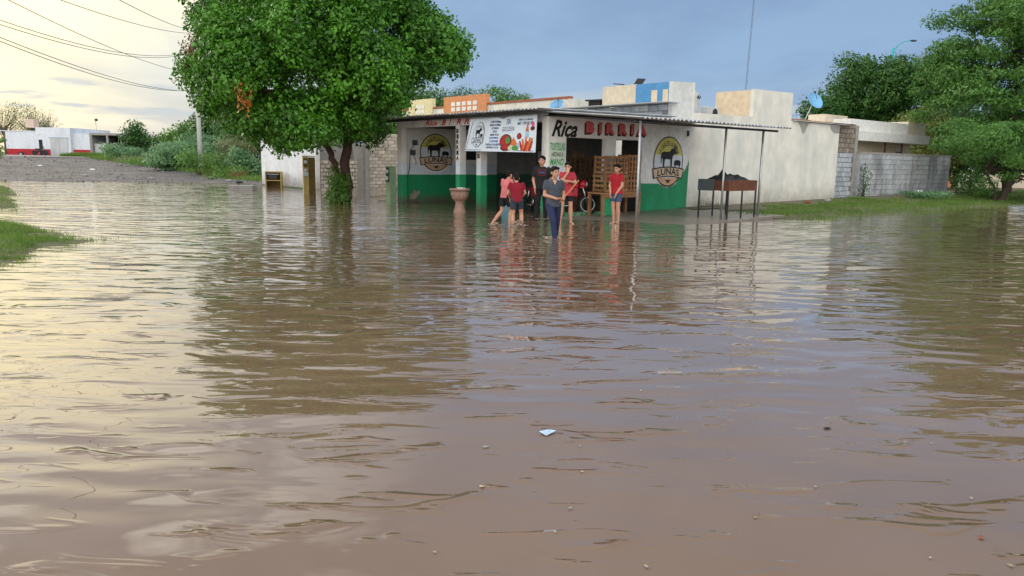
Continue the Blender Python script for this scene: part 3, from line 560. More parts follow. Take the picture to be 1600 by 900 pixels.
for ch, x0, x1, z0 in zip('BIRRIA', (1.44, 1.97, 2.27, 2.82, 3.35, 3.61), (1.80, 2.10, 2.66, 3.22, 3.50, 4.08), (2.36, 2.35, 2.36, 2.36, 2.37, 2.36)):
    lt = MB(); z1 = z0 + .33
    put_text(lt, ch, F0, x0 - .05, x1 - .05, z0 - .045, z1 - .045, 'black', .004, bold=.12); put_text(lt, ch, F0, x0, x1, z0, z1, 'red_letter', .007, bold=.12); put_text(lt, ch, F0, x0 + .022, x1 - .022, z0 + .022, z1 - .022, 'pink_letter', .010, bold=.07)
    lt.build('letter', front)
sg = MB().box(.05, .66, -.012, .0, 1.42, 2.08, 'palegreen').build('sign_board', front); F1 = face_v(-.012); s_ = MB(); put_text(s_, 'TORTILLAS', F1, .08, .63, 1.85, 2.05, 'greenletter', .003, bold=.02); s_.build('sign_lettering', front); s_ = MB(); put_text(s_, 'HECHAS A', F1, .14, .58, 1.68, 1.80, 'black', .003, bold=.02, shear=.2); s_.build('sign_lettering', front); s_ = MB(); put_text(s_, 'MANO', F1, .09, .60, 1.44, 1.63, 'greenletter', .003, bold=.02, shear=.2)
s_.build('sign_lettering', front)
MB().bev(.70, 2.29, -.06, .20, -.3, .11, mat('green_splashed_step', (.03, .22, .09), stain=(.45, .50, .42), stain_scale=9, stain_amt=.9, rough=.3, bump=1), .02).build('door_step', shop)
MB().box(6.05, 6.10, -.06, -.004, 2.42, 2.60, 'dark_metal').build('bracket', front)
# left-hand front: columns, beam, half hidden lettering
def col(v0, v1, u0, u1, letters, zt):
    c = MB().bev(u0, u1, v0, v1, -.3, 2.62, DADOC, .008).build('column', shop); f = face_u(u0); z = zt
    for ch in letters: l = MB(); put_text(l, ch, f, -(v0 + v1) / 2 - (.075 if ch != 'I' else .06), -(v0 + v1) / 2 + (.075 if ch != 'I' else .06), z - .14, z, 'black', .004, bold=.05); z -= .17; l.build('letter', c)
col(4.18, 4.40, 0, .26, 'BIRRIA', 2.52); col(3.06, 3.28, 0, .26, 'LUNAS', 2.42)
MB().bev(0, .2, 7.70, 7.87, -.3, 2.62, DADO, .008).build('column', shop)
bm = MB().box(.0, .24, .25, 7.87, 2.62, 2.86, M['white']).build('beam', shop); l = MB(); f = face_u(0)
put_text(l, 'Rica', f, -6.15, -5.45, 2.66, 2.83, 'red_letter', .004, bold=.02, shear=.3); l.build('lettering', bm)
for i, ch in enumerate('BIRR'): l = MB(); put_text(l, ch, f, -5.20 + i * .42, -4.93 + i * .42 - (.12 if ch == 'I' else 0), 2.65, 2.83, 'red_letter', .004, bold=.03, shear=.35); l.build('letter', bm)

sw = MB().box(0, 5.2, 7.872, 8.03, -.3, 2.86, DADO).build('side_wall', shop)
F2 = face_v(7.872); lg = MB(); logo(lg, F2, 1.54, 1.80, .70, .68); lg.build('painted_logo', sw)
pp = MB(); tri_poly(pp, F2, [(.40, .12), (.62, .10), (.75, .22), (.86, .36), (.80, .44), (.70, .36), (.62, .46), (.55, .34), (.44, .30)], 'block_brown', .003); pp.build('bare_plaster_patch', sw)
for (a, b, w) in ((.62, 2.13, .10), (.52, 1.78, .11), (.18, .66, .10)):
    MB().bev(a - w, a + w, 7.80, 7.872, b - .09, b + .09, 'steel_grey', .01).build('electric_box', sw)
c = MB(); c.tube([(.62, 7.85, 2.05), (.50, 7.85, 1.95), (.42, 7.85, 1.7), (.40, 7.85, 1.2), (.25, 7.85, .75)], .012, 'cable', 6); c.tube([(.55, 7.85, 1.7), (.66, 7.84, 1.5), (.66, 7.84, 1.35)], .01, 'cable', 6); c.tube([(.72, 7.86, 2.1), (1.0, 7.865, 2.0), (2.1, 7.865, 1.95)], .006, 'cable', 5); c.build('cable', sw)
MB().box(2.85, 3.35, 7.84, 7.872, 1.55, 2.15, 'dark_metal').build('window_louvre', sw)
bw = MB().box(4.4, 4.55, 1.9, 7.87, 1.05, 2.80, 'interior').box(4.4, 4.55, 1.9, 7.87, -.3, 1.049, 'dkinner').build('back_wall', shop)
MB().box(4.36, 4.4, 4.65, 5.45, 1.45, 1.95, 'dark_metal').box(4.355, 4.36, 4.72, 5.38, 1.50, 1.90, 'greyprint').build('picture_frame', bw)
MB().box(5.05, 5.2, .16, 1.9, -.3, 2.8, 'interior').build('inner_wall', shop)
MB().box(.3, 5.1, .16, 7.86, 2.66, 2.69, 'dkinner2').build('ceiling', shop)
MB().box(0.02, 5.2, .15, 7.87, -.3, -.05, 'wet_concrete').build('floor', shop)
# corrugated sheets
def corrugated(mb, x0, x1, y0, y1, zf, m, pitch=.16, amp=.022, along='y', th=.012):
    """ridges run along `along`"""
    a0, a1 = (x0, x1) if along == 'y' else (y0, y1); n = max(8, int((a1 - a0) / pitch * 8)); b0, b1 = (y0, y1) if along == 'y' else (x0, x1); vs = []
    for s in (0, th):
        for b in (b0, (b0 + b1) / 2, b1):
            for i in range(n + 1):
                a = a0 + (a1 - a0) * i / n; x, y = (a, b) if along == 'y' else (b, a); vs.append((x, y, zf(x, y) + amp * math.sin(2 * PI * a / pitch) + s))
    K = n + 1; fs = []
    for r in range(2):
        for i in range(n): fs += [(r * K + i, (r + 1) * K + i, (r + 1) * K + i + 1, r * K + i + 1), (3 * K + r * K + i, 3 * K + r * K + i + 1, 3 * K + (r + 1) * K + i + 1, 3 * K + (r + 1) * K + i)]
    for i in range(n): fs += [(i, i + 1, 3 * K + i + 1, 3 * K + i), (2 * K + i, 5 * K + i, 5 * K + i + 1, 2 * K + i + 1)]
    for i in (0, n): fs += [(r * K + i, (r + 1) * K + i, 3 * K + (r + 1) * K + i, 3 * K + r * K + i) for r in range(2)]
    mb.add(vs, fs, m)
aw = MB(); aw.tube([(-.05, -3.15, 2.525), (6.2, -3.15, 2.525)], .035, 'dark_metal', 6); aw.tube([(-.05, -1.6, 2.66), (6.2, -1.6, 2.66)], .03, 'dark_metal', 6)
for u_ in (0.0, 1.85, 3.72, 5.52): aw.tube([(u_, -3.2, 2.52), (u_, -.03, 2.79)], .028, 'dark_metal', 6)
awn = aw.build('awning_frame', shop)
for i in range(8):
    s = MB(); a = -.15 + i * .815; corrugated(s, a, a + .85, -3.48 - .02 * (i % 3), .02, lambda x, y, i=i: 2.875 + .078 * y + .006 * (i % 2), 'zinc'); s.build('corrugated_sheet', awn)
for u_, v_ in ((0.0, -3.3), (3.72, -3.12), (5.52, -3.12)): MB().tube([(u_, v_, -.25), (u_, v_, 2.54)], .032, 'metal', 10).build('post', awn)
rf = MB(); rf.box(-.45, -.38, -.3, 8.0, 2.80, 2.875, 'dark_metal')
for k in range(5): rf.box(-.38, 5.1, .4 + k * 1.8, .48 + k * 1.8, 2.865, 2.90, 'dark_metal')
rfo = rf.build('roof_frame', shop)
for i in range(10):
    s = MB(); a = -.30 + i * .82; corrugated(s, -.62 - .03 * (i % 2), 5.15, a, a + .87, lambda x, y, i=i: 2.93 + .012 * x + .005 * (i % 2), 'zinc', along='x', amp=.018); s.build('corrugated_sheet', rfo)
MB().box(-.30, -.24, 3.4, 7.7, 2.86, 2.90, 'rust').build('fascia_board', shop)
# pavement slab under the awning
mb = MB(); vs = [(-.3, -3.55, -.035), (6.35, -3.5, .085), (6.45, -.0, .11), (-.3, 0, .0)]; mb.add([(a, b, c - .3) for a, b, c in vs] + vs, [(4, 5, 6, 7), (0, 1, 5, 4), (1, 2, 6, 5), (2, 3, 7, 6), (3, 0, 4, 7)], 'wet_concrete')
o = mb.build('pavement'); o.location = C0; o.rotation_euler = (0, 0, ANG); tag(o, kind='structure')
# ================================================================== LONG HOUSE behind the shop
house = empty('cream_house', C0, ANG, 'long low cream rendered house with blue and ochre roof parapets behind the shop', 'house')
hw = MB(); ol = [(6.24, -.3), (15.95, -.3), (15.9, 3.17), (12.24, 3.19), (12.22, 4.20), (9.73, 4.17), (9.70, 3.22), (6.35, 3.18), (6.33, 4.13), (6.24, 4.125)]
from mathutils.geometry import tessellate_polygon
def prism(mb, ol, y0, y1, m):
    t = [tuple(x) for x in tessellate_polygon([[Vector((a, b, 0)) for a, b in ol]])]; n = len(ol)
    mb.add([(a, y0, b) for a, b in ol] + [(a, y1, b) for a, b in ol], t + [tuple(k + n for k in x[::-1]) for x in t] + [(i, (i + 1) % n, (i + 1) % n + n, i + n) for i in range(n)], m)
prism(hw, ol, 0, .15, 'cream'); prism(hw, [(5.225, 2.76), (6.24, 2.76), (6.24, 4.125), (5.225, 4.085)], 0, .15, 'cream_grey'); fwall = hw.build('wall', house)
pn = MB()
for k in range(12): a, b = 6.24 + k * .8, 6.24 + (k + 1) * .8; pn.box(a, min(b, 15.9) - .001, -.022, -.001, -.3, .12 + .011 * (a - 6.2), 'dkgreen')
pn.build('plinth', house)
F3 = face_v(0)
for P_ in ([(12.70, 3.165), (13.5, 3.16), (13.35, 2.98), (13.22, 2.78), (13.08, 2.74), (12.95, 2.95)], [(15.1, 3.15), (15.93, 3.15), (15.9, 2.86), (15.5, 2.84), (15.2, 2.98)]): pt = MB(); tri_poly(pt, F3, P_, 'concrete', .004); pt.build('bare_plaster_patch', fwall)
lw = MB().box(5.33, 5.48, .15, 6.7, 2.3, 3.40, 'mortar').build('block_wall', house)
block_wall(lw, .17, 6.6, 2.80, lambda c: 3.42, .40, .2, ['block_grey', 'block_blue'], 21, .12, 5.23, .004, 'y')
MB().box(5.225, 6.24, .151, 1.54, 3.46, 4.085, 'blue').build('blue_parapet', house)
for a, b in ((.86, .62), (.39, .18)): MB().box(5.215, 5.225, b, a, 3.462, 3.86, 'ochre').build('niche', house)
MB().box(5.228, 6.24, 1.54, 3.05, 3.46, 4.10, 'pale_yellow' if 0 else 'beige').build('cream_parapet', house)
MB().box(5.5, 9.7, .15, 7.5, 2.95, 3.05, 'concrete').box(9.9, 15.9, .15, 6, 3.0, 3.1, 'concrete').build('roof_slab', house)
MB().box(9.728, 12.2, .151, 1.62, 3.05, 4.15, 'ochre').build('ochre_parapet', house)
MB().box(12.24, 12.4, .15, 7, 2.4, 3.1, 'cream_grey').box(15.7, 15.9, .16, 6, -.2, 3.1, 'cream_grey').build('side_wall', house)
s = MB(); s.box(4.78, 5.45, -.22, 6.75, 3.425, 3.45, 'zinc'); s.build('roof_edge_sheet', house)
s = MB(); s.box(12.3, 16.5, -.12, 1.6, 3.20, 3.222, 'zinc'); s.box(15.4, 17.2, -.05, 1.3, 3.24, 3.26, 'rust'); s.build('roof_sheet', house)
for k, (a, b, c_, d_) in enumerate(((12.3, 13.9, .1, .3), (13.1, 14.6, .5, .7), (14.3, 15.6, .2, .45))): MB().box(a, b, c_, d_, 3.225, 3.29, 'wood' if k != 1 else 'block_brown').build('plank', house)
t = MB(); t.lathe([(.40, 0), (.42, .04), (.42, .72), (.40, .78), (.16, .95), (.16, 1.0), (.02, 1.02)], 'tank', n=28); tk = t.build('water_tank'); tk.location = W(6.72, .62, 3.08)
tag(tk, 'pale grey plastic water tank with a domed lid on the cream house roof', 'water tank')
t = MB(); d = (-V + -U * .3).normalized()
for k, (a, b) in enumerate(((-.03, .62), (.02, .66), (.07, .60), (.12, .65))): t.ell((a + .17 - .1, -.425, b), (.028, .006, .045), 'black', 8, 4)
o = t.build('printed_mark', tk); o.rotation_euler = (0, 0, ANG)
ac = empty('air_conditioner', W(8.4, .9, 3.06), ANG, 'small white air conditioner box on the roof beside the ochre parapet', 'air conditioner')
MB().bev(-.35, .35, -.15, .15, .06, .46, 'tank', .015).build('casing', ac); MB().lathe([(.14, 0), (.14, .01)], 'black', n=16).build('fan_grille', ac).matrix_local = Matrix.Translation((.12, -.151, .26)) @ Matrix.Rotation(PI / 2, 4, 'X')
MB().box(-.3, -.25, -.1, .1, 0, .059, 'dark_metal').build('bracket', ac); MB().box(.25, .3, -.1, .1, 0, .059, 'dark_metal').build('bracket', ac)
pn = MB(); pn.box(-.17, .17, -.16, .16, -.01, .01, 'black'); o = pn.build('solar_panel'); o.location = W(5.9, 2.0, 4.24); o.rotation_euler = (math.radians(10), math.radians(-48), ANG); tag(o, 'small black tilted panel on top of the cream parapet', 'panel')
pn = MB(); pn.tube([(0, 0, .0), (-.3, .5, .07)], .02, 'dark_metal', 6); pn.tube([(0, 0, 0), (0, 0, -.15)], .02, 'dark_metal', 6); o = pn.build('roof_bar'); o.location = W(5.8, 2.6, 4.2); tag(o, 'dark metal bar lying over the far end of the cream parapet', 'bar')
pn = MB(); pn.box(-.5, .5, -.3, .3, .28, .33, 'dark_metal'); pn.add([(-.42, -.25, .27), (.45, -.25, .27), (.40, -.2, 0), (-.15, -.2, .0)], [(0, 1, 2, 3)], 'tarp'); pn.box(-.1, .38, -.2, .25, 0, .27, 'tarp'); o = pn.build('covered_bundle'); o.location = W(5.9, 3.75, 3.42); o.rotation_euler = (0, 0, ANG + PI / 2 + .2); tag(o, 'dark tarp covered bundle on the roof left of the cream parapet', 'bundle')
def dish(name, loc, r, yaw, tilt, label, arm):
    e = empty(name, loc, 0, label, 'satellite dish'); d_ = MB(); prof = [(r * t, .28 * r * t * t) for t in np.linspace(.02, 1, 8)]; d_.lathe(prof + [(r * 1.0, .28 * r + .012), (r * .96, .28 * r + .012)] + [(r * t, .28 * r * t * t + .012) for t in np.linspace(.9, .02, 7)], 'dish', n=28)
    o = d_.build('dish_bowl', e); o.matrix_local = Matrix.Rotation(yaw, 4, 'Z') @ Matrix.Rotation(tilt, 4, 'X')
    a = MB(); a.tube([(0, 0, -.01), tuple(Vector(arm) * .5), arm], .022, 'tank', 8); a.build('mast', e)
    l = MB(); h = o.matrix_local.to_3x3(); l.tube([h @ Vector((0, -r * .9, .2 * r)), h @ Vector((0, -r * .3, r * .95))], .012, 'dark_metal', 6); l.ell(h @ Vector((0, -r * .25, r * .98)), (.04, .04, .05), 'dark_metal', 8, 6); l.build('feed_horn', e); return e, o
dish('satellite_dish', (14.55 * 0 + W(14.6, .5).x, W(14.6, .5).y, 4.06), .36, math.radians(25), math.radians(62), 'blue satellite dish on a bent pole over the right end of the long wall', (-.32, -.1, -.72))
e, o = dish('satellite_dish', (2.25, 40, 4.35), .42, math.radians(-30), math.radians(60), 'blue satellite dish half hidden behind the shop roof', (.1, .1, -1.6))
l = MB(); l.tube([(-.2, -.15, .055), (-.1, .1, .05), (0, -.1, .04), (.12, .12, .05), (.2, -.08, .055)], .016, 'dishwhite', 6); l.build('printed_mark', o)
# ---- wall beyond the house: two sections of blocks
bw2 = empty('block_wall', C0, ANG, 'tall narrow block wall section, brown above and bluish below, beside the cream wall', 'wall')
MB().box(15.96, 17.7, .27, .38, -.3, 3.3, 'mortar_dark').build('mortar', bw2)
block_wall(bw2, 15.96, 17.7, -.1, lambda c: 3.36, .30, .2, ['block_brown', 'block_blue'], 31, .14, .24, .01, matf=lambda c, z, r: 'block_brown' if z > 2.08 else 'block_blue')
MB().box(17.7, 17.95, .20, .44, -.3, 3.25, 'concrete').build('pilaster', bw2)
bw3 = empty('block_wall', C0, ANG, 'low grey block yard wall with dark water stains running to the right', 'wall')
MB().box(17.95, 27.5, .045, .19, -.3, 2.08, 'block_grey').build('mortar', bw3); block_wall(bw3, 17.95, 27.5, -.12, lambda c: 2.1, .42, .22, ['block_grey'], 33, .14, .03, .002, joint=.010)
MB().box(17.95, 27.52, .01, .2, 2.08, 2.16, 'concrete').build('coping', bw3); MB().box(23.0, 23.2, .015, .2, -.2, 2.075, 'concrete').build('pilaster', bw3)
# ---- house behind that wall
nh = empty('neighbour_house', C0, ANG, 'white flat roofed house with a beige parapet behind the grey yard wall', 'house')
MB().box(24, 32.5, 4.2, 12, -.2, 2.85, 'beige').build('wall', nh); MB().box(23.4, 32.6, 3.2, 12, 2.86, 3.34, 'logo_purewhite').build('roof_slab', nh); MB().box(23.5, 30.1, 3.4, 4.3, 3.345, 3.92, 'logo_purewhite').build('parapet', nh); MB().box(30.101, 32.4, 3.4, 6, 3.345, 4.06, 'beige').build('parapet', nh); MB().box(25.8, 28.3, 6.0, 7, 3.34, 4.35, 'beige').build('parapet', nh)
for a in (27.8, 29.85): MB().box(a, a + .08, 3.5, 3.58, -.2, 2.855, 'rust').build('post', nh)
MB().box(30.6, 31.6, 4.17, 4.2, 1.9, 2.5, 'tank').box(30.7, 31.3, 4.16, 4.17, 2.35, 2.42, 'black').build('window', nh)
rh = empty('beige_house', (33.6, 58, 0), 0, 'beige house with an orange corner strip beyond the end of the grey wall', 'house')
MB().box(.35, 9, 0, 6, -.1, 2.5, 'beige').build('wall', rh); MB().box(0, .35, -.02, 6, -.1, 2.45, 'orange').build('orange_strip', rh); MB().box(.7, 2.2, -.05, 0, -.1, 2.0, 'cream').build('garage_door', rh)
MB().box(-.1, 9.1, -.08, -.02, -.35, -.1, 'brownboard').build('plinth', rh)
# ---- parapets of the houses behind the shop on the left
ph = empty('terrace_house', C0, ANG, 'low cream terrace house with yellow and orange parapets behind the shop roof', 'house')
MB().box(14, 22, 14, 31, -.2, 4.85, 'cream').build('wall', ph); MB().box(13.96, 14.3, 14, 31.05, 4.851, 4.97, 'terracotta').build('coping', ph)
for nm, v0, v1, z1, mm, cols in (('yellow_parapet', 27.0, 29.9, 5.52, 'pale_yellow', 3), ('orange_parapet', 21.1, 25.6, 5.50, 'orange', 5)):
    o = MB().box(13.85, 14.15, v0, v1, 3.9, z1, mm).build(nm, ph); w = (v1 - v0)
    for i in range(cols):
        for j in range(2):
            c = v0 + w * (.5 + (i - (cols - 1) / 2) * .13); MB().box(13.83, 13.85, c - w * .045, c + w * .045, 4.58 + j * .32, 4.82 + j * .32, 'white').build('vent_sky_white', o)  # white boxes paint the bright sky showing through the parapet openings
# ---- walls on the left
wl = empty('plastered_wall', C0, ANG, 'plain white plastered wall standing in the water left of the tree', 'wall')
MB().box(1.6, 1.78, 18.5, 25.3, -.3, 2.75, M['white_blue']).build('wall_face', wl); MB().box(1.58, 1.6, 18.5, 25.3, -.3, .05, 'dkgreen').build('damp_foot', wl); MB().box(1.58, 1.80, 18.32, 18.5, -.3, 2.5, 'white').build('pilaster', wl)
bl = empty('block_wall', C0, ANG, 'tan brick coloured block wall with pale pilasters behind the forked tree trunk', 'wall')
MB().box(1.81, 3.65, 18.37, 18.5, -.3, 1.5, 'mortar').box(4.35, 8.8, 18.37, 18.5, -.3, 2.7, 'mortar').build('mortar', bl)
block_wall(bl, 1.82, 3.8, -.1, lambda c: 1.56, .28, .19, ['block'], 41, .14, 18.31, .012, joint=.035)
block_wall(bl, 4.45, 8.8, -.1, lambda c: 2.78, .36, .17, ['block'], 43, .14, 18.33, .004)
for a in (4.2, 6.45, 8.6): MB().box(a, a + .22, 18.27, 18.5, -.3, 2.75, 'concrete').build('pilaster', bl)
MB().box(3.65, 4.2, 18.4, 18.5, -.3, 2.2, 'concrete').build('infill_panel', bl); MB().box(1.8, 4.3, 19.4, 19.55, -.3, 2.55, 'concrete').build('rear_panel', bl)
mb = MB(); mb.box(-.0, 7.8, 9.2, 18.2, -.3, -.004, 'wet_concrete'); mb.box(-.2, 7.8, 9.1, 9.22, -.3, .012, 'concrete'); o = mb.build('flooded_yard'); o.location = C0; o.rotation_euler = (0, 0, ANG); tag(o, kind='structure')
# ================================================================== FAR LEFT
fb_ = empty('workshop_building', (-61.2, 90, 1.15), 0, 'low white workshop with a red painted base across the far road', 'building')
def fbx(n, x0, x1, y0, y1, z0, z1, m, par=fb_): return MB().box(x0, x1, y0, y1, z0, z1, m).build(n, par)
fbx('wall', 0, 4.0, .5, 8, -.3, 2.9, M['white_blue']); fbx('wall', 4.0, 8.1, 0, 9, -.3, 3.4, M['white_blue']); fbx('wall', 8.1, 10.1, .5, 8, -.3, 2.75, M['white_blue'])
fbx('parapet', -.9, 4.0, .45, 8.05, 2.905, 3.0, M['white_blue'])
for a, b, y in ((0, 3.99, .48), (4.75, 5.6, -.02), (8.11, 10.1, .48)): fbx('red_base', a, b, y, y + .018, -.3, .84, 'red_dado')
fbx('red_base', 4.0, 4.25, -.02, -.002, -.3, .84, 'red_dado'); fbx('doorway', 4.28, 4.72, -.01, 0, -.1, 1.95, 'black')
gd = fbx('garage_door', 5.65, 7.8, -.03, 0, -.1, 2.15, 'tank'); MB().box(6.7, 6.74, -.045, -.031, -.1, 2.15, 'greyprint').build('seam', gd); fbx('door_frame', 5.55, 7.9, -.035, -.001, 2.16, 2.25, 'greyprint')
fbx('wall_lamp', 4.3, 4.45, -.1, 0, 2.55, 2.7, 'white')
uf = empty('unfinished_building', (-51.1, 90.6, 1.2), 0, 'unfinished grey concrete frame with pale sheets beside the white workshop', 'building')
def ufx(n, x0, x1, y0, y1, z0, z1, m): return MB().box(x0, x1, y0, y1, z0, z1, m).build(n, uf)
ufx('roof_slab', 0, 3.9, 0, 6, 2.55, 2.8, 'concrete')
for a in (0, 1.95, 3.65): ufx('column', a, a + .22, 0, .25, -.3, 2.55, 'concrete')
ufx('back_wall', 0, 3.9, 5.8, 6, -.3, 2.55, 'interior'); ufx('side_wall', 3.7, 3.88, .26, 5.8, -.3, 2.55, 'concrete')
for a, b, z in ((.25, 1.2, 1.55), (1.25, 1.65, 1.6), (2.2, 2.95, 1.6), (3.0, 3.6, 1.4)): ufx('pale_sheet', a, b, .4, .44, -.2, z, 'tank')
o = MB().bev(-.55, .55, -.5, .5, 0, 1.05, 'beigetank', .05).build('water_tank'); o.location = (-60.1, 94, 4.6); tag(o, 'square beige water tank on the white workshop roof at far left', 'water tank')
e = empty('antenna_pole', (-51.6, 93, 1.2), 0, 'thin pole with a small round lamp behind the white workshop', 'pole'); MB().tube([(0, 0, 0), (0, 0, 4.35)], .045, 'metal', 6).build('pole', e); MB().ell((.1, 0, 4.45), (.2, .2, .16), 'dark_metal').build('lamp_head', e)
m_ = empty('parked_motorcycle', (-56.0, 88.6, 1.25), 0, 'dark motorcycle parked by the doorway of the far white workshop', 'motorcycle')
for a in (-.65, .65): MB().tube([(a, -.05, .3), (a, .05, .3)], .3, 'rubber', 14).build('wheel', m_)
MB().tube([(-.65, 0, .3), (-.2, 0, .55), (.3, 0, .6), (.65, 0, .3)], [.05, .14, .14, .04], 'dark_metal', 8).tube([(.65, 0, .3), (.45, 0, 1.0), (.3, 0, 1.05)], .035, 'dark_metal', 6).build('frame', m_); MB().bev(-.55, .1, -.1, .1, .68, .8, 'rubber', .03).build('seat', m_)
for a in (-.2, .6): pass
o = MB().tube([(0, -.09, .3), (0, .09, .3)], .3, 'rubber', 14).tube([(0, -.1, .3), (0, .1, .3)], .15, 'metal', 10).build('tyre'); o.location = (-59.1, 89.9, 1.05); tag(o, 'black tyre leaning on the red base left of the workshop doorway', 'tyre')
# ================================================================== TREES AND SHRUBS
def tree(name, loc, lobes, m, dens, L, Wd, seed, label, trunks, cat='tree', group=None, bark='bark', lump=.3, inner=.25, extra=None):
    rng = np.random.default_rng(seed); r = empty(name, loc, 0, label, cat, group)
    P, Nn = lobes_points(lobes, dens, rng, inner, lump); leaf_cloud('crown', P, Nn, L, Wd, m, r, rng)
    for pts, r0, r1 in trunks:
        mb = MB(); limb_tube(mb, pts, r0, r1, bark, rng, 9, .10); mb.build('trunk', r)
    top = Vector(trunks[0][0][-1]); lb = MB()
    pick = [lobes[i] for i in rng.choice(len(lobes), min(len(lobes), 16), replace=False)]
    for k, l in enumerate(pick):
        s = Vector(trunks[k % len(trunks)][0][-1]); e_ = Vector(l[:3]); mid = s.lerp(e_, .5) + Vector((0, 0, -.15 * (e_ - s).length * .5)); limb_tube(lb, [s, mid, e_], trunks[0][2] * .7, .015, bark, rng, 6, .12)
    lo = lb.build('limb', r); lo['kind'] = 'stuff'; return r
def crown(n, cx, cy, cz, rx, ry, rz, lr, rng, flat=1.0, bottom=None, top=None, edge=.5):
    L_ = []
    for _ in range(20000):
        if len(L_) >= n: break
        p = rng.uniform(-1, 1, 3); q = np.linalg.norm(p)
        if q > 1 or q < edge: continue
        rr = rng.uniform(*lr); s = max(.0, 1 - rr * .75 / min(rx, ry)); sz = max(0, 1 - rr * flat * .75 / rz); x, y, z = cx + p[0] * rx * s, cy + p[1] * ry * s, cz + p[2] * rz * sz
        if bottom is not None and z - rr * flat < bottom(x): continue
        if any((x - l[0]) ** 2 + (y - l[1]) ** 2 + ((z - l[2]) / flat) ** 2 < (.55 * rr) ** 2 for l in L_): continue
        L_.append((x, y, z, rr, rr, rr * flat))
    return L_
rng = np.random.default_rng(11)
# the large tree standing in the water
TX, TY = -6.03, 26.2
botx = [-5.6, -5.0, -4.0, -3.0, -2.0, -1.0, -.3, .2, .8, 1.5, 2.2, 2.8, 3.5, 4.3, 5.3]; botz = [3.6, 2.8, 2.25, 1.9, 1.6, 1.25, 1.1, 1.35, 1.8, 1.9, 2.1, 3.4, 3.8, 3.85, 4.1]
topx = [-5.9, -5.2, -4.5, -3.0, -1.0, 1.0, 3.0, 4.2, 5.0, 5.7]; topz = [5.3, 6.6, 7.5, 8.2, 8.6, 8.6, 7.8, 6.8, 5.9, 4.9]
CXB = .75                                    # crown centre relative to the trunk
lobes = []
for _ in range(90000):
    if len(lobes) >= 250: break
    y = rng.uniform(-3.9, 3.9); Yd = TY + y; sc_ = Yd / TY; x = rng.uniform(-5.3, 5.3); z = rng.uniform(1.2, 8.6); rr = rng.uniform(.36, .85)
    e = (x / 5.4) ** 2 + (y / 4.3) ** 2
    if e > 1: continue
    k = math.sqrt(1 - e * .8); b = np.interp(x, botx, botz); t = np.interp(x, topx, topz); mid = b + (t - b) * .45; b2 = b + (mid - b) * (1 - k) * .4 + .1; t2 = t - (t - mid) * (1 - k) * .9
    if x + rr > 5.35 or x - rr < -4.75 - .25 * math.sin(z * 3.1): continue
    if z - rr * .9 < b2 or z + rr * .8 > t2 or z - rr * .35 < np.interp(x + rr * .9, botx, botz): continue
    depth_in = min(z - b2, t2 - z, (1 - math.sqrt(e)) * 4.5)
    if depth_in > 1.5 and rng.random() < .8: continue
    X = (TX - .62 + x) * sc_ - TX; Z = EYE + (z - EYE) * sc_
    if any((X - l[0]) ** 2 + (y - l[1]) ** 2 + (Z - l[2]) ** 2 < (.60 * rr) ** 2 for l in lobes): continue
    lobes.append((X, y, Z, rr, rr, rr * .85))
for l in [q for q in lobes if rng.random() < .30]: lobes.append((l[0] + rng.normal() * .35, l[1] + rng.normal() * .35 - .1, l[2] - l[5] * .75, .28, .28, rng.uniform(.3, .5)))
big = tree('broadleaf_tree', (TX, TY, 0), lobes, 'leaf_main', 1900, .125, .085, 12, 'large bright green broadleaf tree with a forked reddish trunk standing in the flood water', [([(.12, 0, -.3), (.16, 0, .6), (.14, 0, 1.6), (.32, .05, 2.7), (.5, .1, 3.8)], .20, .13), ([(-.12, -.02, -.3), (-.10, -.02, .5), (-.22, -.05, 1.3), (-.55, -.1, 2.2), (-.9, -.1, 3.2)], .14, .09)], lump=.42, inner=.3)
P, Nn = lobes_points([(-1.95, -3.75, 3.45, .26, .25, .62)], 2300, rng); o = leaf_cloud('dead_leaf_clump', P, Nn, .11, .06, 'leaf_dead', big, rng); o['kind'] = 'stuff'; o['label'] = 'orange dead leaves'
P, Nn = lobes_points([(-4.55, -1.3, 4.9, .25, .25, .45)], 1800, rng); o = leaf_cloud('dead_leaf_clump', P, Nn, .10, .06, 'leaf_redbrown', big, rng); o['kind'] = 'stuff'; o['label'] = 'reddish dead leaves'
shrub('shrub', (-6.1, 25.85, 0), [(0, 0, .35, .36, .33, .45), (-.12, -.05, .85, .26, .25, .35), (.18, .05, .75, .25, .25, .3), (-.2, -.1, .2, .32, .25, .25), (.22, 0, .2, .22, .25, .25)], 'leaf_bush', 5200, .085, .045, 21, 'small leafy green shrub at the foot of the forked tree trunk')
# shrubs and trees on the left, beyond the gravel road
def hz(x, y): return float(height(np.array([x]), np.array([y]))[0])
def px(x, y): return ((x - 800) / 1155 * y)
def bush(x, Y, w, z0, z1, m, label, seed, L=.22, Wd=.12, dens=420, n=9, group=None, name='shrub', cat='shrub'):
    X = px(x, Y); g0 = hz(X, Y); rg = np.random.default_rng(seed); H_ = z1 - g0
    lob = [(rg.uniform(-.5, .5) * w * .8, rg.uniform(-.4, .4) * w * .6, H_ * rg.uniform(.25, .72), w * rg.uniform(.16, .3), w * rg.uniform(.16, .3), H_ * rg.uniform(.2, .3)) for _ in range(n)]
    return shrub(name, (X, Y, g0 - .05), lob, m, dens, L, Wd, seed, label, cat, group)
bush(200, 76, 3.8, 0, 2.75, 'leaf_teal', 'pale blue green shrub at the left end of the bushes by the road', 31)
bush(258, 74, 3.0, 0, 2.2, 'leaf_dark', 'dark green shrub between the pale shrub and the broad blue green one', 32)
bush(300, 57, 5.4, 0, 2.75, 'leaf_teal', 'broad blue green castor like shrub in the middle of the bushes', 33, n=18)
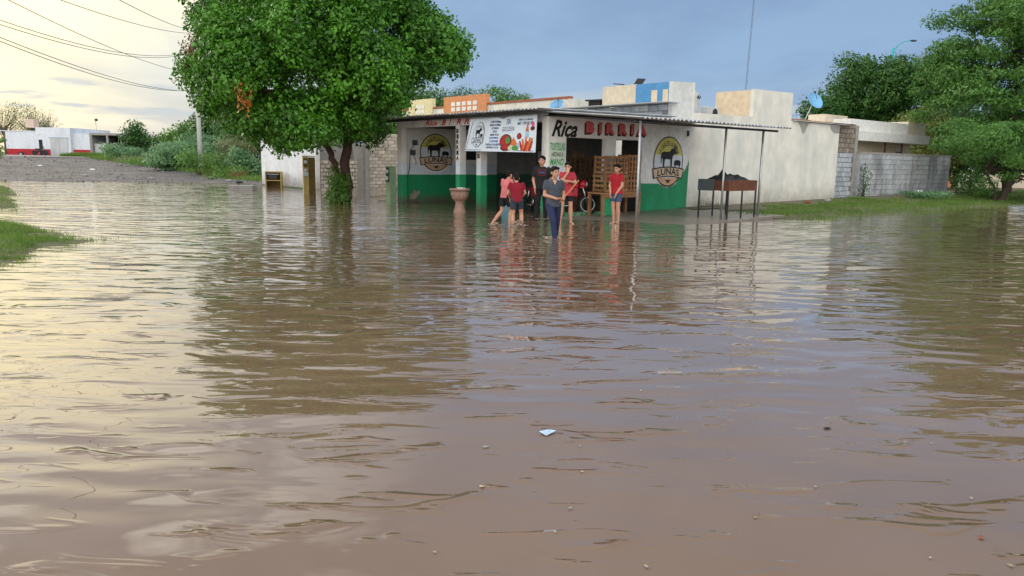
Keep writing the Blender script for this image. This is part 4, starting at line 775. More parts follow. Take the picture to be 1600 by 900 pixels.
bush(352, 60, 3.0, 0, 3.2, 'leaf_teal', 'tall blue green shrub close to the concrete utility pole', 34, n=12)
bush(345, 53, 2.6, 0, 2.0, 'leaf_olive', 'olive twiggy shrub in front of the tall blue green shrub', 35, L=.16, Wd=.05)
bush(388, 50, 2.4, 0, 2.3, 'leaf_teal', 'greyish green shrub beside the white plastered wall', 36, n=12)
bush(268, 58, 3.2, 0, 1.35, 'leaf_redbrown', 'low reddish dry brush below the broad blue green shrub', 37, L=.15, Wd=.04, dens=300)
bush(228, 68, 4.4, 0, 1.75, 'leaf_olive', 'low olive brush at the top of the grassy bank', 38, L=.18, Wd=.05)
bush(362, 48.5, 2.2, 0, 1.15, 'leaf_bush', 'low bright green weedy shrub at the road edge near the white wall', 39, L=.14, Wd=.06)
bush(375, 47.6, 1.4, 0, .9, 'leaf_redbrown', 'small reddish dry bush at the road edge near the white wall', 40, L=.12, Wd=.04)
bush(330, 46.5, 1.2, 0, .5, 'leaf_bush', 'small green weed clump at the water edge of the gravel road', 41, L=.12, Wd=.05, n=5)
bush(240, 64, 4.2, 0, 1.6, 'leaf_bush', 'spreading mid green weeds on the bank left of the broad blue green shrub', 43, L=.16, Wd=.07, n=14)
bush(316, 51.5, 3.0, 0, 2.2, 'leaf_bush', 'mid green leafy shrub low on the bank in front of the concrete pole', 44, L=.15, Wd=.07, n=12)
bush(272, 66, 4.0, 0, 2.9, 'leaf_teal', 'second blue green shrub behind and left of the broad one', 45, n=12)
bush(330, 66, 5.0, 0, 4.0, 'leaf_teal', 'tall pale green shrub behind the concrete utility pole', 46, n=16)
bush(372, 58, 3.6, 0, 3.6, 'leaf_olive', 'tall olive shrub between the pole and the white plastered wall', 47, L=.18, Wd=.07, n=14)
def simple_tree(x, Y, w, zb, zt, m, label, seed, L=.3, Wd=.17, dens=200, n=22, name='broadleaf_tree', flat=.75, bark='bark2', group=None, lr=None, edge=.3, lump=.35, inner=.3, yr=.8):
    X = px(x, Y); g0 = hz(X, Y); rg = np.random.default_rng(seed); cz = (zb + zt) / 2 - g0; rz = (zt - zb) / 2; lr = lr or (w * .13, w * .24)
    lob = crown(n, 0, 0, cz, w / 2, w / 2 * yr, rz, lr, rg, flat, edge=edge)
    return tree(name, (X, Y, g0 - .05), lob, m, dens, L, Wd, seed, label, [([(0, 0, -.1), (w * .02, 0, cz * .5), (-w * .02, 0, cz)], max(.06, w * .025), max(.03, w * .012))], bark=bark, lump=lump, inner=inner, group=group)
simple_tree(222, 80, 4.4, 1.5, 5.4, 'leaf_dark', 'small dark green tree with a knobbly top among the bushes on the left', 51, n=16)
simple_tree(248, 84, 4.6, 1.4, 3.9, 'leaf_dark', 'rounded dark green tree just right of the knobbly topped tree', 52, n=16)
simple_tree(300, 78, 6.5, 1.6, 5.2, 'leaf_bush', 'light green spreading tree left of the concrete utility pole', 53, n=18, lr=(.6, 1.1))
simple_tree(345, 72, 7, 1.4, 6.2, 'leaf_right', 'green tree behind the utility pole and partly under the big tree', 54, n=24)
simple_tree(395, 66, 6, 1.0, 6.0, 'leaf_dark', 'dark green tree behind the left half of the big tree crown', 55, n=24)
for k, (x, Y, w, zt) in enumerate(((130, 150, 10, 4.6), (158, 150, 8, 4.9), (185, 140, 8, 5.2), (212, 145, 9, 4.9), (245, 140, 9, 5.2), (275, 135, 9, 5.0))):
    simple_tree(x, Y, w, .8, zt, 'leaf_olive', ('distant olive tree behind the concrete frame building', 'distant bushy tree with a pointed top right of the concrete frame', 'distant olive tree just right of the grey concrete frame', 'distant olive tree behind the small knobbly tree', 'distant tree behind the rounded dark green tree', 'distant tree behind the light green spreading tree')[k], 60 + k, L=.5, Wd=.3, dens=60, n=14)
simple_tree(190, 118, 4.0, 1.5, 5.2, 'leaf_olive', 'thin dull tree rising right of the white workshop', 67, L=.3, Wd=.15, dens=70, n=8)
# sparse, nearly bare trees behind the workshop
def bare_tree(x, Y, w, zt, label, seed):
    X = px(x, Y); rg = np.random.default_rng(seed); r = empty('bare_tree', (X, Y, 1.0), 0, label, 'tree'); H_ = zt - 1.0
    mb = MB(); mb.tube([(0, 0, 0), (0, 0, H_ * .45)], [.2, .14], 'greybark', 6); mb.build('trunk', r); tw = MB()
    for k in range(110):
        a = rg.uniform(-1.35, 1.35); l = rg.uniform(.55, 1.0) * H_ * .6; s = (0, 0, H_ * rg.uniform(.25, .45)); e_ = (math.sin(a) * w * .5 * l / (H_ * .6), rg.uniform(-1, 1), s[2] + math.cos(a * .8) * l); m_2 = tuple((s[i] + e_[i]) / 2 + rg.uniform(-.2, .2) for i in range(3)); tw.tube([s, m_2, e_], [.03, .018, .008], 'greybark', 4, cap=False)
    o = tw.build('twig', r); o['kind'] = 'stuff'
    P, Nn = lobes_points([(rg.uniform(-.4, .4) * w, rg.uniform(-1, 1), H_ * rg.uniform(.45, .85), w * .2, 1, H_ * .14) for _ in range(11)], 90, rg); leaf_cloud('crown', P, Nn, .22, .07, 'leaf_right', r, rg)
bare_tree(18, 105, 7, 9.0, 'nearly bare tree behind the square tank at far left', 71); bare_tree(62, 106, 5.0, 8.4, 'nearly bare spiky tree behind the middle of the workshop', 72); bare_tree(80, 107, 4, 8.2, 'nearly bare tree right of the spiky one behind the workshop', 73)
X = px(-6, 60); lob = [(-.2, 0, 1.7, .9, .8, .35), (.6, -.2, 1.1, .7, .6, .3), (0, 0, .6, .8, .8, .3), (.9, 0, 1.75, .35, .4, .2)]
tree('broadleaf_tree', (X, 60, .45), [(a, b, c + .3, d, e, f) for a, b, c, d, e, f in lob], 'leaf_bush', 700, .2, .1, 74, 'green tree tip poking in at the left picture edge before the workshop', [([(-.6, 0, -.1), (-.4, 0, 1.0), (-.2, 0, 1.8)], .09, .04)], bark='bark2')
# trees behind the shop
simple_tree(655, 62, 8.5, 2.5, 7.3, 'leaf_right', 'green tree behind the yellow parapet and the big tree', 81, L=.2, Wd=.11, dens=420, n=34)
simple_tree(600, 64, 7, 2.5, 6.4, 'leaf_dark', 'dark green tree glimpsed under the right half of the big crown', 86, L=.2, Wd=.11, dens=380, n=26)
simple_tree(772, 78, 7.0, 3.0, 9.5, 'leaf_fresh', 'green tree rising behind the orange parapet', 82, L=.22, Wd=.11, dens=360, n=44, lr=(.5, .95))
simple_tree(815, 80, 5.5, 3.0, 9.0, 'leaf_fresh', 'loose topped tree with sprigs standing right of the orange parapet', 83, L=.2, Wd=.09, dens=330, n=36, lr=(.4, .8))
simple_tree(846, 82, 3.6, 3.5, 8.6, 'leaf_right', 'thin spiky tree top just left of the blue dish behind the shop', 84, L=.22, Wd=.09, dens=330, n=20, lr=(.45, .9))
simple_tree(886, 82, 3.0, 4.5, 8.1, 'leaf_dark', 'small dark tree top behind the half hidden blue dish', 85, L=.22, Wd=.09, dens=260, n=10)
simple_tree(725, 82, 7, 2.5, 9.6, 'leaf_dark', 'dark tree filling the gap between the big tree and the orange parapet', 87, L=.22, Wd=.11, dens=300, n=22)
# trees on the right
simple_tree(1345, 62, 9.6, 3.0, 11.6, 'leaf_right', 'rounded dark green tree behind the satellite dish on the long wall', 91, L=.24, Wd=.13, dens=430, n=60, lr=(.9, 1.6), edge=.35)
simple_tree(1275, 60, 5.0, 2.8, 7.6, 'leaf_dark', 'low left shoulder tree just behind the blue satellite dish', 92, L=.22, Wd=.12, dens=430, n=26)
simple_tree(1440, 58, 6.0, 2.5, 10.9, 'leaf_right', 'green tree between the turquoise street lamp and the tall feathery tree', 93, L=.22, Wd=.12, dens=430, n=44)
simple_tree(1430, 50, 6.2, .6, 5.4, 'leaf_yellowish', 'yellowish green tree behind the grey yard wall', 94, L=.18, Wd=.08, dens=420, n=34)
simple_tree(1480, 52, 8, .6, 6.0, 'leaf_dark', 'dark tree mass behind the end of the grey yard wall', 95, L=.2, Wd=.11, dens=430, n=40)
rng = np.random.default_rng(96)
def layered(n, x0, x1, y0, y1, z0, z1, r, f, left):
    out_ = []
    for _ in range(20000):
        if len(out_) >= n: break
        x = rng.uniform(x0, x1); y = rng.uniform(y0, y1); z = rng.uniform(z0, z1); rr = rng.uniform(*r)
        if x - rr * .8 < left(z): continue
        if any(abs(z - l[2]) < .22 and (x - l[0]) ** 2 + (y - l[1]) ** 2 < (.6 * rr) ** 2 for l in out_): continue
        out_.append((x, y, z, rr, rr, rr * f))
    return out_
lay = layered(330, -4.0, 5.0, -3.0, 3.0, 2.4, 12.6, (.35, 1.05), .5, lambda z: float(np.interp(z, [2.5, 4, 5.2, 6.0, 7.1, 8.0, 9.0, 10.6, 12, 13], [-2.4, -3.0, -3.6, -3.4, -3.2, -3.0, -2.9, -1.9, -1.2, 0])))
tree('feathery_tree', (25.2, 40, 0.1), lay, 'leaf_fresh', 1000, .19, .085, 97, 'tall feathery green tree in flat tiers filling the upper right corner', [([(1.2, 0, -.2), (1.3, 0, 2.5), (1.0, 0, 5.5), (1.0, 0, 8)], .24, .12)], bark='bark2', lump=.4, inner=.4)
lay = layered(130, -3.2, 6, -2.2, 2.2, .6, 3.5, (.3, .75), .5, lambda z: float(np.interp(z, [.6, 1.2, 1.7, 2.1, 2.6, 3.5], [-.9, -1.1, -1.6, -2.8, -3.1, -2.6])))
lay = [l for l in lay if not (l[2] - l[5] < .8 and .2 < l[0] < 2.4) and l[2] - l[5] > .15] + [(-.9, -.3, .75, .5, .45, .35)]
tree('spreading_tree', (22.1, 33.9, 0.02), lay, 'leaf_fresh', 1700, .14, .06, 98, 'low spreading tree with a short leaning trunk at the water edge on the right', [([(-.1, 0, -.2), (.15, 0, .35), (.55, .05, .95), (.9, .1, 1.9)], .17, .08), ([(-.15, .05, -.1), (-.25, .1, .6), (-.7, .1, 1.5)], .09, .05)], bark='bark2')
simple_tree(1602, 36, 2.6, 1.3, 3.2, 'leaf_dark', 'dark trunked tree at the right picture edge behind the spreading tree', 99, L=.14, Wd=.06, dens=700, n=12)
bush(1440, 32.5, 1.9, 0, .62, 'leaf_teal', 'low bluish green weed patch on the verge by the grey wall', 101, L=.09, Wd=.05, dens=1500, n=10)
bush(1535, 34.5, 1.5, 0, .7, 'leaf_bush', 'leafy green weeds at the foot of the leaning tree', 102, L=.10, Wd=.05, dens=1200, n=7)
q = W(18.1, -.15); shrub('climbing_weed', (q.x, q.y, .15), [(0, 0, .4, .28, .12, .4), (.1, 0, .9, .25, .1, .35), (-.05, 0, 1.3, .15, .1, .25)], 'leaf_dark', 2600, .08, .04, 103, 'dark leafy weed climbing the junction of bluish and grey block walls', 'weed')
for k, (u_, lab) in enumerate(((6.9, 'dry twiggy weed against the wall behind the rusty grill'), (7.7, 'thin dead grass tuft along the wall right of the rusty grill'))):
    q = W(u_, -.25); mb = MB(); rg = np.random.default_rng(110 + k)
    for _ in range(60): a = rg.uniform(-.35, .35); h_ = rg.uniform(.12, .42 - .2 * k); mb.tube([(a, rg.uniform(-.1, .1), 0), (a + rg.uniform(-.12, .12), rg.uniform(-.1, .1), h_)], [.005, .002], 'greybark', 4, cap=False)
    o = mb.build('dry_weed'); o.location = (q.x, q.y, .06); o.rotation_euler = (0, 0, ANG); tag(o, lab, 'weed')
# ================================================================== POLES, WIRES, LAMPS
up = empty('utility_pole', (-23.0, 55, .3), 0, 'grey concrete utility pole rising behind the big tree', 'pole')
MB().tube([(0, 0, 0), (0, 0, 9.4)], [.19, .12], 'cream_grey', 12).build('post', up); MB().box(-.9, .9, -.06, .06, 8.6, 8.72, 'concrete').build('crossarm', up)
for a in (-.8, 0, .8): MB().lathe([(.05, 0), (.07, .05), (.04, .1), (.06, .14)], 'brownboard', n=10).build('insulator', up, (a, 0, 8.72))
wires = [((-17.0, 24, 8.1), (-23.0, 55, 8.0)), ((-17.4, 24, 7.9), (-23.0, 55, 7.9)), ((-13.5, 18, 6.9), (-23.0, 55, 7.2)), ]
def ray3(x, y, Y): 
    a, b = x - 800, 450 - y; c, s = math.cos(ROLL), math.sin(ROLL); a2, b2 = a * c - b * s, a * s + b * c
    d = (a2, 1155 * math.cos(PITCH) + b2 * math.sin(PITCH), -1155 * math.sin(PITCH) + b2 * math.cos(PITCH)); t = Y / d[1]; return Vector((d[0] * t, Y, EYE + d[2] * t))
# wires run from the tall pole hidden by the crown towards the viewer's left
wl_ = [(-60, 34, 305, 142, .5), (-60, 40, 305, 140, .6), (-30, -22, 305, 115, .4), (40, -20, 305, 52, .3), (-60, 10, 300, 80, .7), (-60, 18, 300, 82, .7), (150, -20, 305, 48, .2)]
wlab = ['lower wire of the parallel pair crossing the sunset sky', 'upper wire of the parallel pair crossing the sunset sky', 'steep single wire crossing all the others in the sunset sky', 'topmost long wire dropping towards the tree crown', 'upper wire of the flat pair below the topmost wire', 'lower wire of the flat pair below the topmost wire', 'short faint wire nearest the tree at the top of the sky']
for (x0, y0, x1, y1, sag), lab in zip(wl_, wlab):
    a, b = ray3(x0, y0, 20), ray3(x1, y1, 55); pts = [a.lerp(b, t) - Vector((0, 0, sag * 4 * t * (1 - t))) for t in np.linspace(0, 1, 20)]
    a2 = a + (a - b) * .2 + Vector((0, 0, .3)); pts = [a2] + pts
    tag(MB().tube(pts, .012, 'cable', 5).build('overhead_wire'), lab, 'wire', 'overhead wires crossing the sunset sky')
sl = empty('street_lamp', (34.3, 70, .3), 0, 'turquoise street lamp with one curved arm above the trees', 'street lamp')
MB().tube([(0, 0, 0), (0, 0, 11.9)], [.13, .09], 'turq', 10).build('post', sl); MB().tube([(0, 0, 11.7), (.45, 0, 12.2), (1.0, 0, 12.5), (1.5, 0, 12.6)], .04, 'turq', 8).build('arm', sl); MB().ell((1.75, 0, 12.56), (.32, .14, .09), 'dark_metal').build('lamp_head', sl); MB().tube([(0, 0, 11.0), (.1, 0, 11.4), (.45, 0, 12.2)], .02, 'turq', 6).build('stay', sl)
ms = empty('antenna_mast', (13.45, 45, .1), 0, 'thin tall antenna mast rising behind the ochre parapet', 'mast')
mb = MB(); 
for k in range(3): a = k * 2.094; mb.tube([(.045 * math.cos(a), .045 * math.sin(a), 0), (.35 + .045 * math.cos(a), .045 * math.sin(a), 14)], .005, 'mast_grey', 4)
for k in range(60): z = k * .23; a = k * 2.094; mb.tube([(.025 * z + .045 * math.cos(a), .045 * math.sin(a), z), (.025 * z + .045 * math.cos(a + 2.094), .045 * math.sin(a + 2.094), z + .23)], .005, 'mast_grey', 3, cap=False)
o = mb.build('lattice', ms); o['kind'] = 'stuff'
# ================================================================== OBJECTS ROUND THE SHOP
bn = empty('vinyl_banner', C0, ANG, 'pale blue food banner with round cow emblem and menu hung under the shop eave', 'banner')
Q = {'tl': Vector((-.30, 3.17, 2.77)), 'tr': Vector((-.30, .12, 2.80)), 'bl': Vector((-.36, 3.40, 1.82)), 'br': Vector((-.33, .13, 1.78))}
def BF(a, b, l):      # a 0..1 along, b 0..1 up
    p = Q['bl'].lerp(Q['br'], a).lerp(Q['tl'].lerp(Q['tr'], a), b); w = .012 * math.sin(a * 9) * b + .02 * math.sin(a * PI) * (b - .5); dip = -.06 * math.exp(-((a - .52) / .05) ** 2) * b ** 6
    return (p.x - l + w, p.y, p.z + dip)
mb = MB(); nA, nB = 40, 10; vs = [BF(i / nA, j / nB, 0) for j in range(nB + 1) for i in range(nA + 1)]; vs += [(a + .004, b, c) for a, b, c in vs]; K = (nA + 1) * (nB + 1); fs = []
for j in range(nB):
    for i in range(nA): q = j * (nA + 1) + i; fs += [(q, q + 1, q + nA + 2, q + nA + 1), (K + q, K + q + nA + 1, K + q + nA + 2, K + q + 1)]
mb.add(vs, fs, 'banner', True); sheet_ = mb.build('sheet', bn)
B2 = lambda a, b, l: BF(a, b, l + .004)
pr = MB()
for pts in ([(.012, .03), (.98, .03), (.98, .045), (.012, .045)], [(.012, .045), (.018, .045), (.05, .93), (.044, .93)]): poly(pr, B2, pts, 'navyprint', .002)
logo(pr, B2, .175, .50, .085, .38, False); 
# menu lines
rows = [('LITRO DE BIRRIA', .34, .50, .84), ('MEDIO DE BIRRIA', .33, .50, .745), ('1/2 ORDEN', .365, .47, .65), ('TACOS', .385, .45, .555), ('ORDEN TACOS', .355, .485, .46), ('QUESABIRRIA', .345, .485, .365), ('CONSOME', .355, .485, .27), ('TORTILLAS CALIENTES', .30, .53, .175), ('REFRESCO $15', .325, .50, .085)]
for i, (t_, a, b, z) in enumerate(rows): put_text(pr, t_, B2, a, b, z, z + .062, 'navyprint' if i not in (5, 6) else 'blueprint_', .003, bold=.03)
put_text(pr, 'TEN', B2, .575, .635, .78, .93, 'navyprint', .003); put_text(pr, 'GOLDEN', B2, .53, .695, .58, .71, 'navyprint', .003, space=1.3)
put_text(pr, 'SERVICIO A DOMICILIO', B2, .745, .95, .86, .91, 'navyprint', .003, bold=.02); put_text(pr, '667 170 02 20', B2, .735, .95, .745, .83, 'navyprint', .003, bold=.03)
pr.build('print', sheet_)
fd = MB(); disc(fd, B2, .595, .31, .085, .19, 'brownprint', .003, 24); disc(fd, B2, .59, .31, .068, .15, 'redprint', .004, 24); disc(fd, B2, .625, .33, .032, .10, 'greenprint', .005, 14); disc(fd, B2, .60, .12, .07, .10, 'brownprint', .004, 20); disc(fd, B2, .60, .13, .05, .06, 'redprint', .005, 20)
tri_poly(fd, B2, [(.665, .20), (.70, .42), (.76, .22), (.72, .17)], 'orangeprint', .006); disc(fd, B2, .775, .44, .032, .085, 'brownprint', .006, 16); disc(fd, B2, .775, .44, .022, .06, 'redprint', .007, 16); disc(fd, B2, .665, .11, .028, .07, 'limeprint', .006, 16); disc(fd, B2, .735, .11, .045, .07, 'greenprint', .007, 16); disc(fd, B2, .78, .20, .025, .06, 'cyanprint', .006, 16)
for k, (a0, b0, a1, b1, mm) in enumerate(((.83, .04, .79, .30, 'redprint'), (.85, .03, .825, .36, 'orangeprint'), (.87, .03, .87, .42, 'orangeprint'), (.90, .03, .925, .40, 'orangeprint'), (.92, .03, .955, .30, 'redprint'), (.88, .03, .955, .38, 'orangeprint'), (.86, .03, .895, .30, 'redprint'))): poly(fd, B2, [(a0 - .016, b0), (a0 + .016, b0), (a1 + .010, b1), (a1 - .010, b1)], mm, .007 + k * .0006)
poly(fd, B2, [(.855, .40), (.90, .40), (.90, .62), (.885, .66), (.865, .66), (.855, .62)], 'cyanprint', .005); poly(fd, B2, [(.858, .56), (.898, .56), (.885, .76), (.87, .76)], 'orangeprint', .006); disc(fd, B2, .95, .64, .03, .06, 'brownprint', .006, 12); disc(fd, B2, .952, .75, .018, .07, 'pinkprint', .007, 12)
fd.build('food_picture', sheet_)
r_ = MB(); r_.tube([BF(0, 1, 0), (-.25, 3.3, 2.86)], .006, 'cable', 5); r_.tube([BF(1, 1, 0), (-.25, .1, 2.86)], .006, 'cable', 5); r_.tube([BF(0, 0, 0), (0, 3.45, 1.80)], .006, 'cable', 5); r_.build('tie_cord', bn)['kind'] = 'stuff'
# planter
pv = empty('stone_planter', (-1.62, 22.39, -.05), 0, 'fluted pinkish stone urn planter standing before the first green and white column', 'planter')
MB().lathe([(.19, 0), (.20, .04), (.17, .10), (.145, .20), (.125, .30), (.14, .36), (.17, .385)], 'stone', n=32).build('foot', pv)
MB().lathe([(.15, .385), (.21, .44), (.25, .54), (.265, .68)], 'stone', n=48, rib=.05, nrib=16).build('bowl', pv); MB().lathe([(.265, .68), (.31, .695), (.315, .735), (.30, .75), (.25, .75), (.245, .72), (.02, .72)], 'stone', n=32).build('rim', pv)
rg = random.Random(4)
for k in range(9): a = rg.uniform(0, 6.28); q = rg.uniform(0, .2); MB().ell((q * math.cos(a), q * math.sin(a), .755), (.035, .03, .025), 'pebble', 8, 5).build('pebble', pv)
# electricity meter post at the left corner of the shop
mt = empty('meter_post', W(-.2, 8.15, 0), ANG, 'pale green electricity meter cabinet at the left corner of the shop', 'meter cabinet')
MB().bev(-.13, .13, -.14, .14, -.25, 1.28, 'palegreenbox', .012).build('cabinet', mt); mp_ = MB().box(-.142, -.131, -.12, .12, .72, 1.24, 'boxdark').build('meter_panel', mt)
for z in (.86, 1.10):
    o = MB().lathe([(.075, 0), (.075, .03), (.05, .055), (.01, .06)], 'glass', n=18).build('meter', mp_); o.matrix_local = Matrix.Translation((-.143, 0, z)) @ Matrix.Rotation(-PI / 2, 4, 'Y')
# yellow cabinets standing in the water on the left
def ybox(name, loc, w, h, label, shelf, rot):
    e = empty(name, loc, rot, label, 'cabinet')
    MB().box(-w / 2, -w / 2 + .04, -.22, .22, 0, h, 'yellow').build('side_panel', e); MB().box(w / 2 - .04, w / 2, -.22, .22, 0, h, 'yellow').build('side_panel', e); MB().box(-w / 2 + .041, w / 2 - .041, -.22, .22, h - .05, h, 'yellow').build('top_panel', e); MB().box(-w / 2 + .041, w / 2 - .041, .18, .215, 0, h - .051, 'brownboard').build('back_panel', e)
    for z in shelf: MB().box(-w / 2 + .041, w / 2 - .041, -.2, .179, z, z + .04, 'yellow').build('shelf', e)
    return e
e = ybox('wooden_cabinet', (-12.3, 38.3, -.05), .80, .86, 'short open yellow wooden cabinet standing in water before the white wall', [.38], .1); MB().box(-.22, .2, -.24, -.2, .5, .68, 'dark_metal').build('drawer_front', e); MB().box(-.3, .3, -.235, -.205, .70, .74, 'greyprint').build('bar', e)
e = empty('wooden_cabinet', (-8.75, 31.95, -.05), .35, 'tall narrow yellow and brown cabinet with meters at the end of the white wall', 'cabinet')
MB().box(-.26, -.04, -.2, .2, 0, 1.62, 'yellow').build('side_panel', e); MB().box(-.035, .24, -.19, .19, .05, 1.60, 'brownboard').build('door', e); MB().box(-.27, .25, -.21, .21, 1.625, 1.66, 'brownboard').build('top_panel', e)
MB().box(-.24, -.07, -.215, -.2, 1.18, 1.56, 'brownboard').build('recess_panel', e)
for z in (1.40, 1.05): o = MB().lathe([(.075, 0), (.075, .03), (.05, .05), (.01, .055)], 'glass', n=16).build('meter', e); o.matrix_local = Matrix.Translation((-.155, -.215, z)) @ Matrix.Rotation(PI / 2, 4, 'X')
MB().bev(-.25, -.05, -.26, -.201, .8, .98, 'glass', .01).build('white_box', e)
# concrete block with a green can
o = MB().bev(-.55, .55, -.35, .4, -.2, .22, 'concrete', .02).build('concrete_block'); o.location = (-12.6, 34.6, 0); o.rotation_euler = (0, 0, .1); tag(o, 'flat topped concrete block standing in the water near the gravel road', 'block')
o = MB().lathe([(.16, 0), (.22, .04), (.22, .09), (.15, .10), (.14, .05), (.02, .04)], 'boxdark', n=18).build('green_basin'); o.location = (-15.9, 43.2, .02); tag(o, 'dark green basin lying at the edge of the gravel road', 'basin')
# grill
gr = empty('charcoal_grill', W(4.43, -2.80, .04), ANG, 'rusty sheet metal charcoal grill on six thin legs under the awning', 'grill')
tr = MB(); X0, X1, Y0, Y1, Z0, Z1 = -.68, .68, -.50, .50, .78, 1.07
tr.box(X0, X1, Y0, Y1, Z0, Z0 + .01, 'rust'); tr.box(X0 + .012, X1 - .012, Y0, Y0 + .01, Z0 + .01, Z1, 'rust'); tr.box(X0 + .012, X1 - .012, Y1 - .01, Y1, Z0 + .01, Z1, 'rust'); tr.box(X1 - .01, X1, Y0, Y1, Z0 + .01, Z1, 'rust'); tr.build('fire_box', gr)
MB().box(X0, X0 + .01, Y0, Y1, Z0 + .01, Z1, 'rust').build('end_panel', gr); MB().box(X0 - .02, X0 - .002, -.02, Y1 + .02, Z0 - .01, Z1 + .02, 'steel_grey').build('grey_side_plate', gr)
for k in range(9): MB().tube([(X0 + .1 + k * .145, Y0 + .02, Z1 - .05), (X0 + .1 + k * .145, Y1 - .02, Z1 - .05)], .008, 'dark_metal', 5).build('grate_bar', gr)
for a in (X0 + .02, .0, X1 - .02):
    for b in (Y0 + .02, Y1 - .02): MB().box(a - .018, a + .018, b - .018, b + .018, -.06, Z0 - .001, 'dark_metal').build('leg', gr)
for b in (Y0 + .05, Y1 - .05): MB().box(X0 + .04, X1 - .04, b, b + .02, .22, .245, 'dark_metal').build('cross_bar', gr)
rg = np.random.default_rng(9); tp = MB()
vs = []; nn, mmm = 26, 14
for j in range(mmm + 1):
    for i in range(nn + 1):
        a, b = i / nn * 2 - 1, j / mmm * 2 - 1; r2 = max(0, 1 - (a * a) ** 1.6) * max(0, 1 - (b * b) ** 1.3); z = .16 * r2 ** .5 + .17 * math.exp(-((a + .38) / .13) ** 2 - (b / .5) ** 2) + .03 * math.sin(7 * a + 3 * b) * r2 + .02 * math.sin(13 * a - 6 * b) * r2; vs.append((a * .52, b * .36, z))
tp.add(vs, [(j * (nn + 1) + i, j * (nn + 1) + i + 1, (j + 1) * (nn + 1) + i + 1, (j + 1) * (nn + 1) + i) for j in range(mmm) for i in range(nn)], 'tarp', True)
o = tp.build('black_tarp'); o.location = W(4.55, -2.70, 1.08); o.rotation_euler = (0, 0, ANG - .35); tag(o, 'crumpled black tarp bundle lying on top of the rusty grill', 'tarp')
# ---- table and slatted crates
def table(name, loc, w, d, h, label, mm='wood'):
    e = empty(name, loc, ANG, label, 'table'); MB().bev(-w / 2, w / 2, -d / 2, d / 2, h - .05, h, mm, .006).build('tabletop', e)
    for a in (-1, 1):
        for b in (-1, 1): MB().box(a * (w / 2 - .05) - .04, a * (w / 2 - .05) + .04, b * (d / 2 - .05) - .035, b * (d / 2 - .05) + .035, -.25, h - .051, mm).build('leg', e)
    MB().box(-w / 2 + .1, w / 2 - .1, -d / 2 + .01, -d / 2 + .035, h - .15, h - .051, mm).build('apron', e); return e
t1 = table('wooden_table', W(2.27, -.45, 0), 1.62, .62, .70, 'rough pine table in front of the shop wall carrying stacked crates'); MB().box(-.72, -.35, -.26, -.25, .05, .60, 'green').build('green_panel', t1)
def crate_meshes(w, d, h, mm, seed):
    rr = random.Random(seed); P_ = []
    for a in (-1, 1):
        for b in (-1, 1): P_.append(('post', MB().box(a * (w / 2 - .03) - .03, a * (w / 2 - .03) + .03, b * (d / 2 - .03) - .02, b * (d / 2 - .03) + .02, 0, h, mm).mesh('post')))
    for b in (-1, 1):
        for k in range(4): z = .012 + k * (h - .095) / 3; P_.append(('slat', MB().box(-w / 2, w / 2, b * (d / 2 - .009) - .008 + b * .012, b * (d / 2 - .009) + .008 + b * .012, z, z + (.075 if k in (0, 3) else .045), mm).mesh('slat')))
        for c in (-.26, .02, .30): P_.append(('slat', MB().box(c * w - .035, c * w + .035, b * (d / 2 + .022) - .008, b * (d / 2 + .022) + .008, 0, h - .01, mm).mesh('slat')))
    for a in (-1, 1):
        for k in range(4): z = .02 + k * (h - .1) / 3; P_.append(('slat', MB().box(a * (w / 2 + .010) - .008, a * (w / 2 + .010) + .008, -d / 2 + .02, d / 2 - .02, z, z + .065, mm).mesh('slat')))
    P_.append(('base', MB().box(-w / 2 + .062, w / 2 - .062, -d / 2 + .03, d / 2 - .03, .005, .02, mm).mesh('base'))); return P_
def crate(loc, w, d, h, label, mm='wood', rot=0, cache={}):
    k = (w, d, h, mm)
    if k not in cache: cache[k] = crate_meshes(w, d, h, mm, 3)
    e = empty('slatted_crate', loc, ANG + rot, label, 'crate', 'wooden crates stacked at the shop front')
    for n, me in cache[k]: link(bpy.data.objects.new(n, me), e)
crate(W(2.03, -.48, .705), .94, .48, .50, 'lower pine crate behind the boy in red and denim shorts', rot=.02); crate(W(2.06, -.46, 1.21), .92, .46, .52, 'upper pine crate above the head of the boy in denim shorts', rot=-.02)
crate(W(2.79, -.46, .705), .50, .46, .52, 'lower narrow pine crate beside the awning post'); crate(W(2.81, -.46, 1.23), .48, .44, .55, 'upper narrow pine crate beside the awning post', rot=.03)
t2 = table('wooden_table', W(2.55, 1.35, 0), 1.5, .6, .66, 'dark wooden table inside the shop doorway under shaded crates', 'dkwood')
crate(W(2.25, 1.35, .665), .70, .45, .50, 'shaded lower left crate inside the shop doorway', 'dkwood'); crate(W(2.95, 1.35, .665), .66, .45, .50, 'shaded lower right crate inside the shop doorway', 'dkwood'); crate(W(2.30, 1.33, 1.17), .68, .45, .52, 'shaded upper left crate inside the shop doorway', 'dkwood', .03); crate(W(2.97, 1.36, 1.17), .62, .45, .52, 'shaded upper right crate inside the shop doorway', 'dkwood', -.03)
for k, (v_, h_, lab) in enumerate(((2.65, 1.75, 'left upright board leaning inside the shop behind the children'), (2.35, 1.95, 'second upright board leaning inside the shop behind the children'), (2.05, 1.9, 'third upright board leaning inside the shop behind the children'), (1.78, 1.7, 'upright board nearest the man in black inside the shop'))):
    o = MB().bev(-.02, .02, -.085, .085, 0, h_, 'wood', .006).build('leaning_board'); o.location = W(3.1, v_, -.05); o.rotation_euler = (0, .12, ANG); tag(o, lab, 'board')
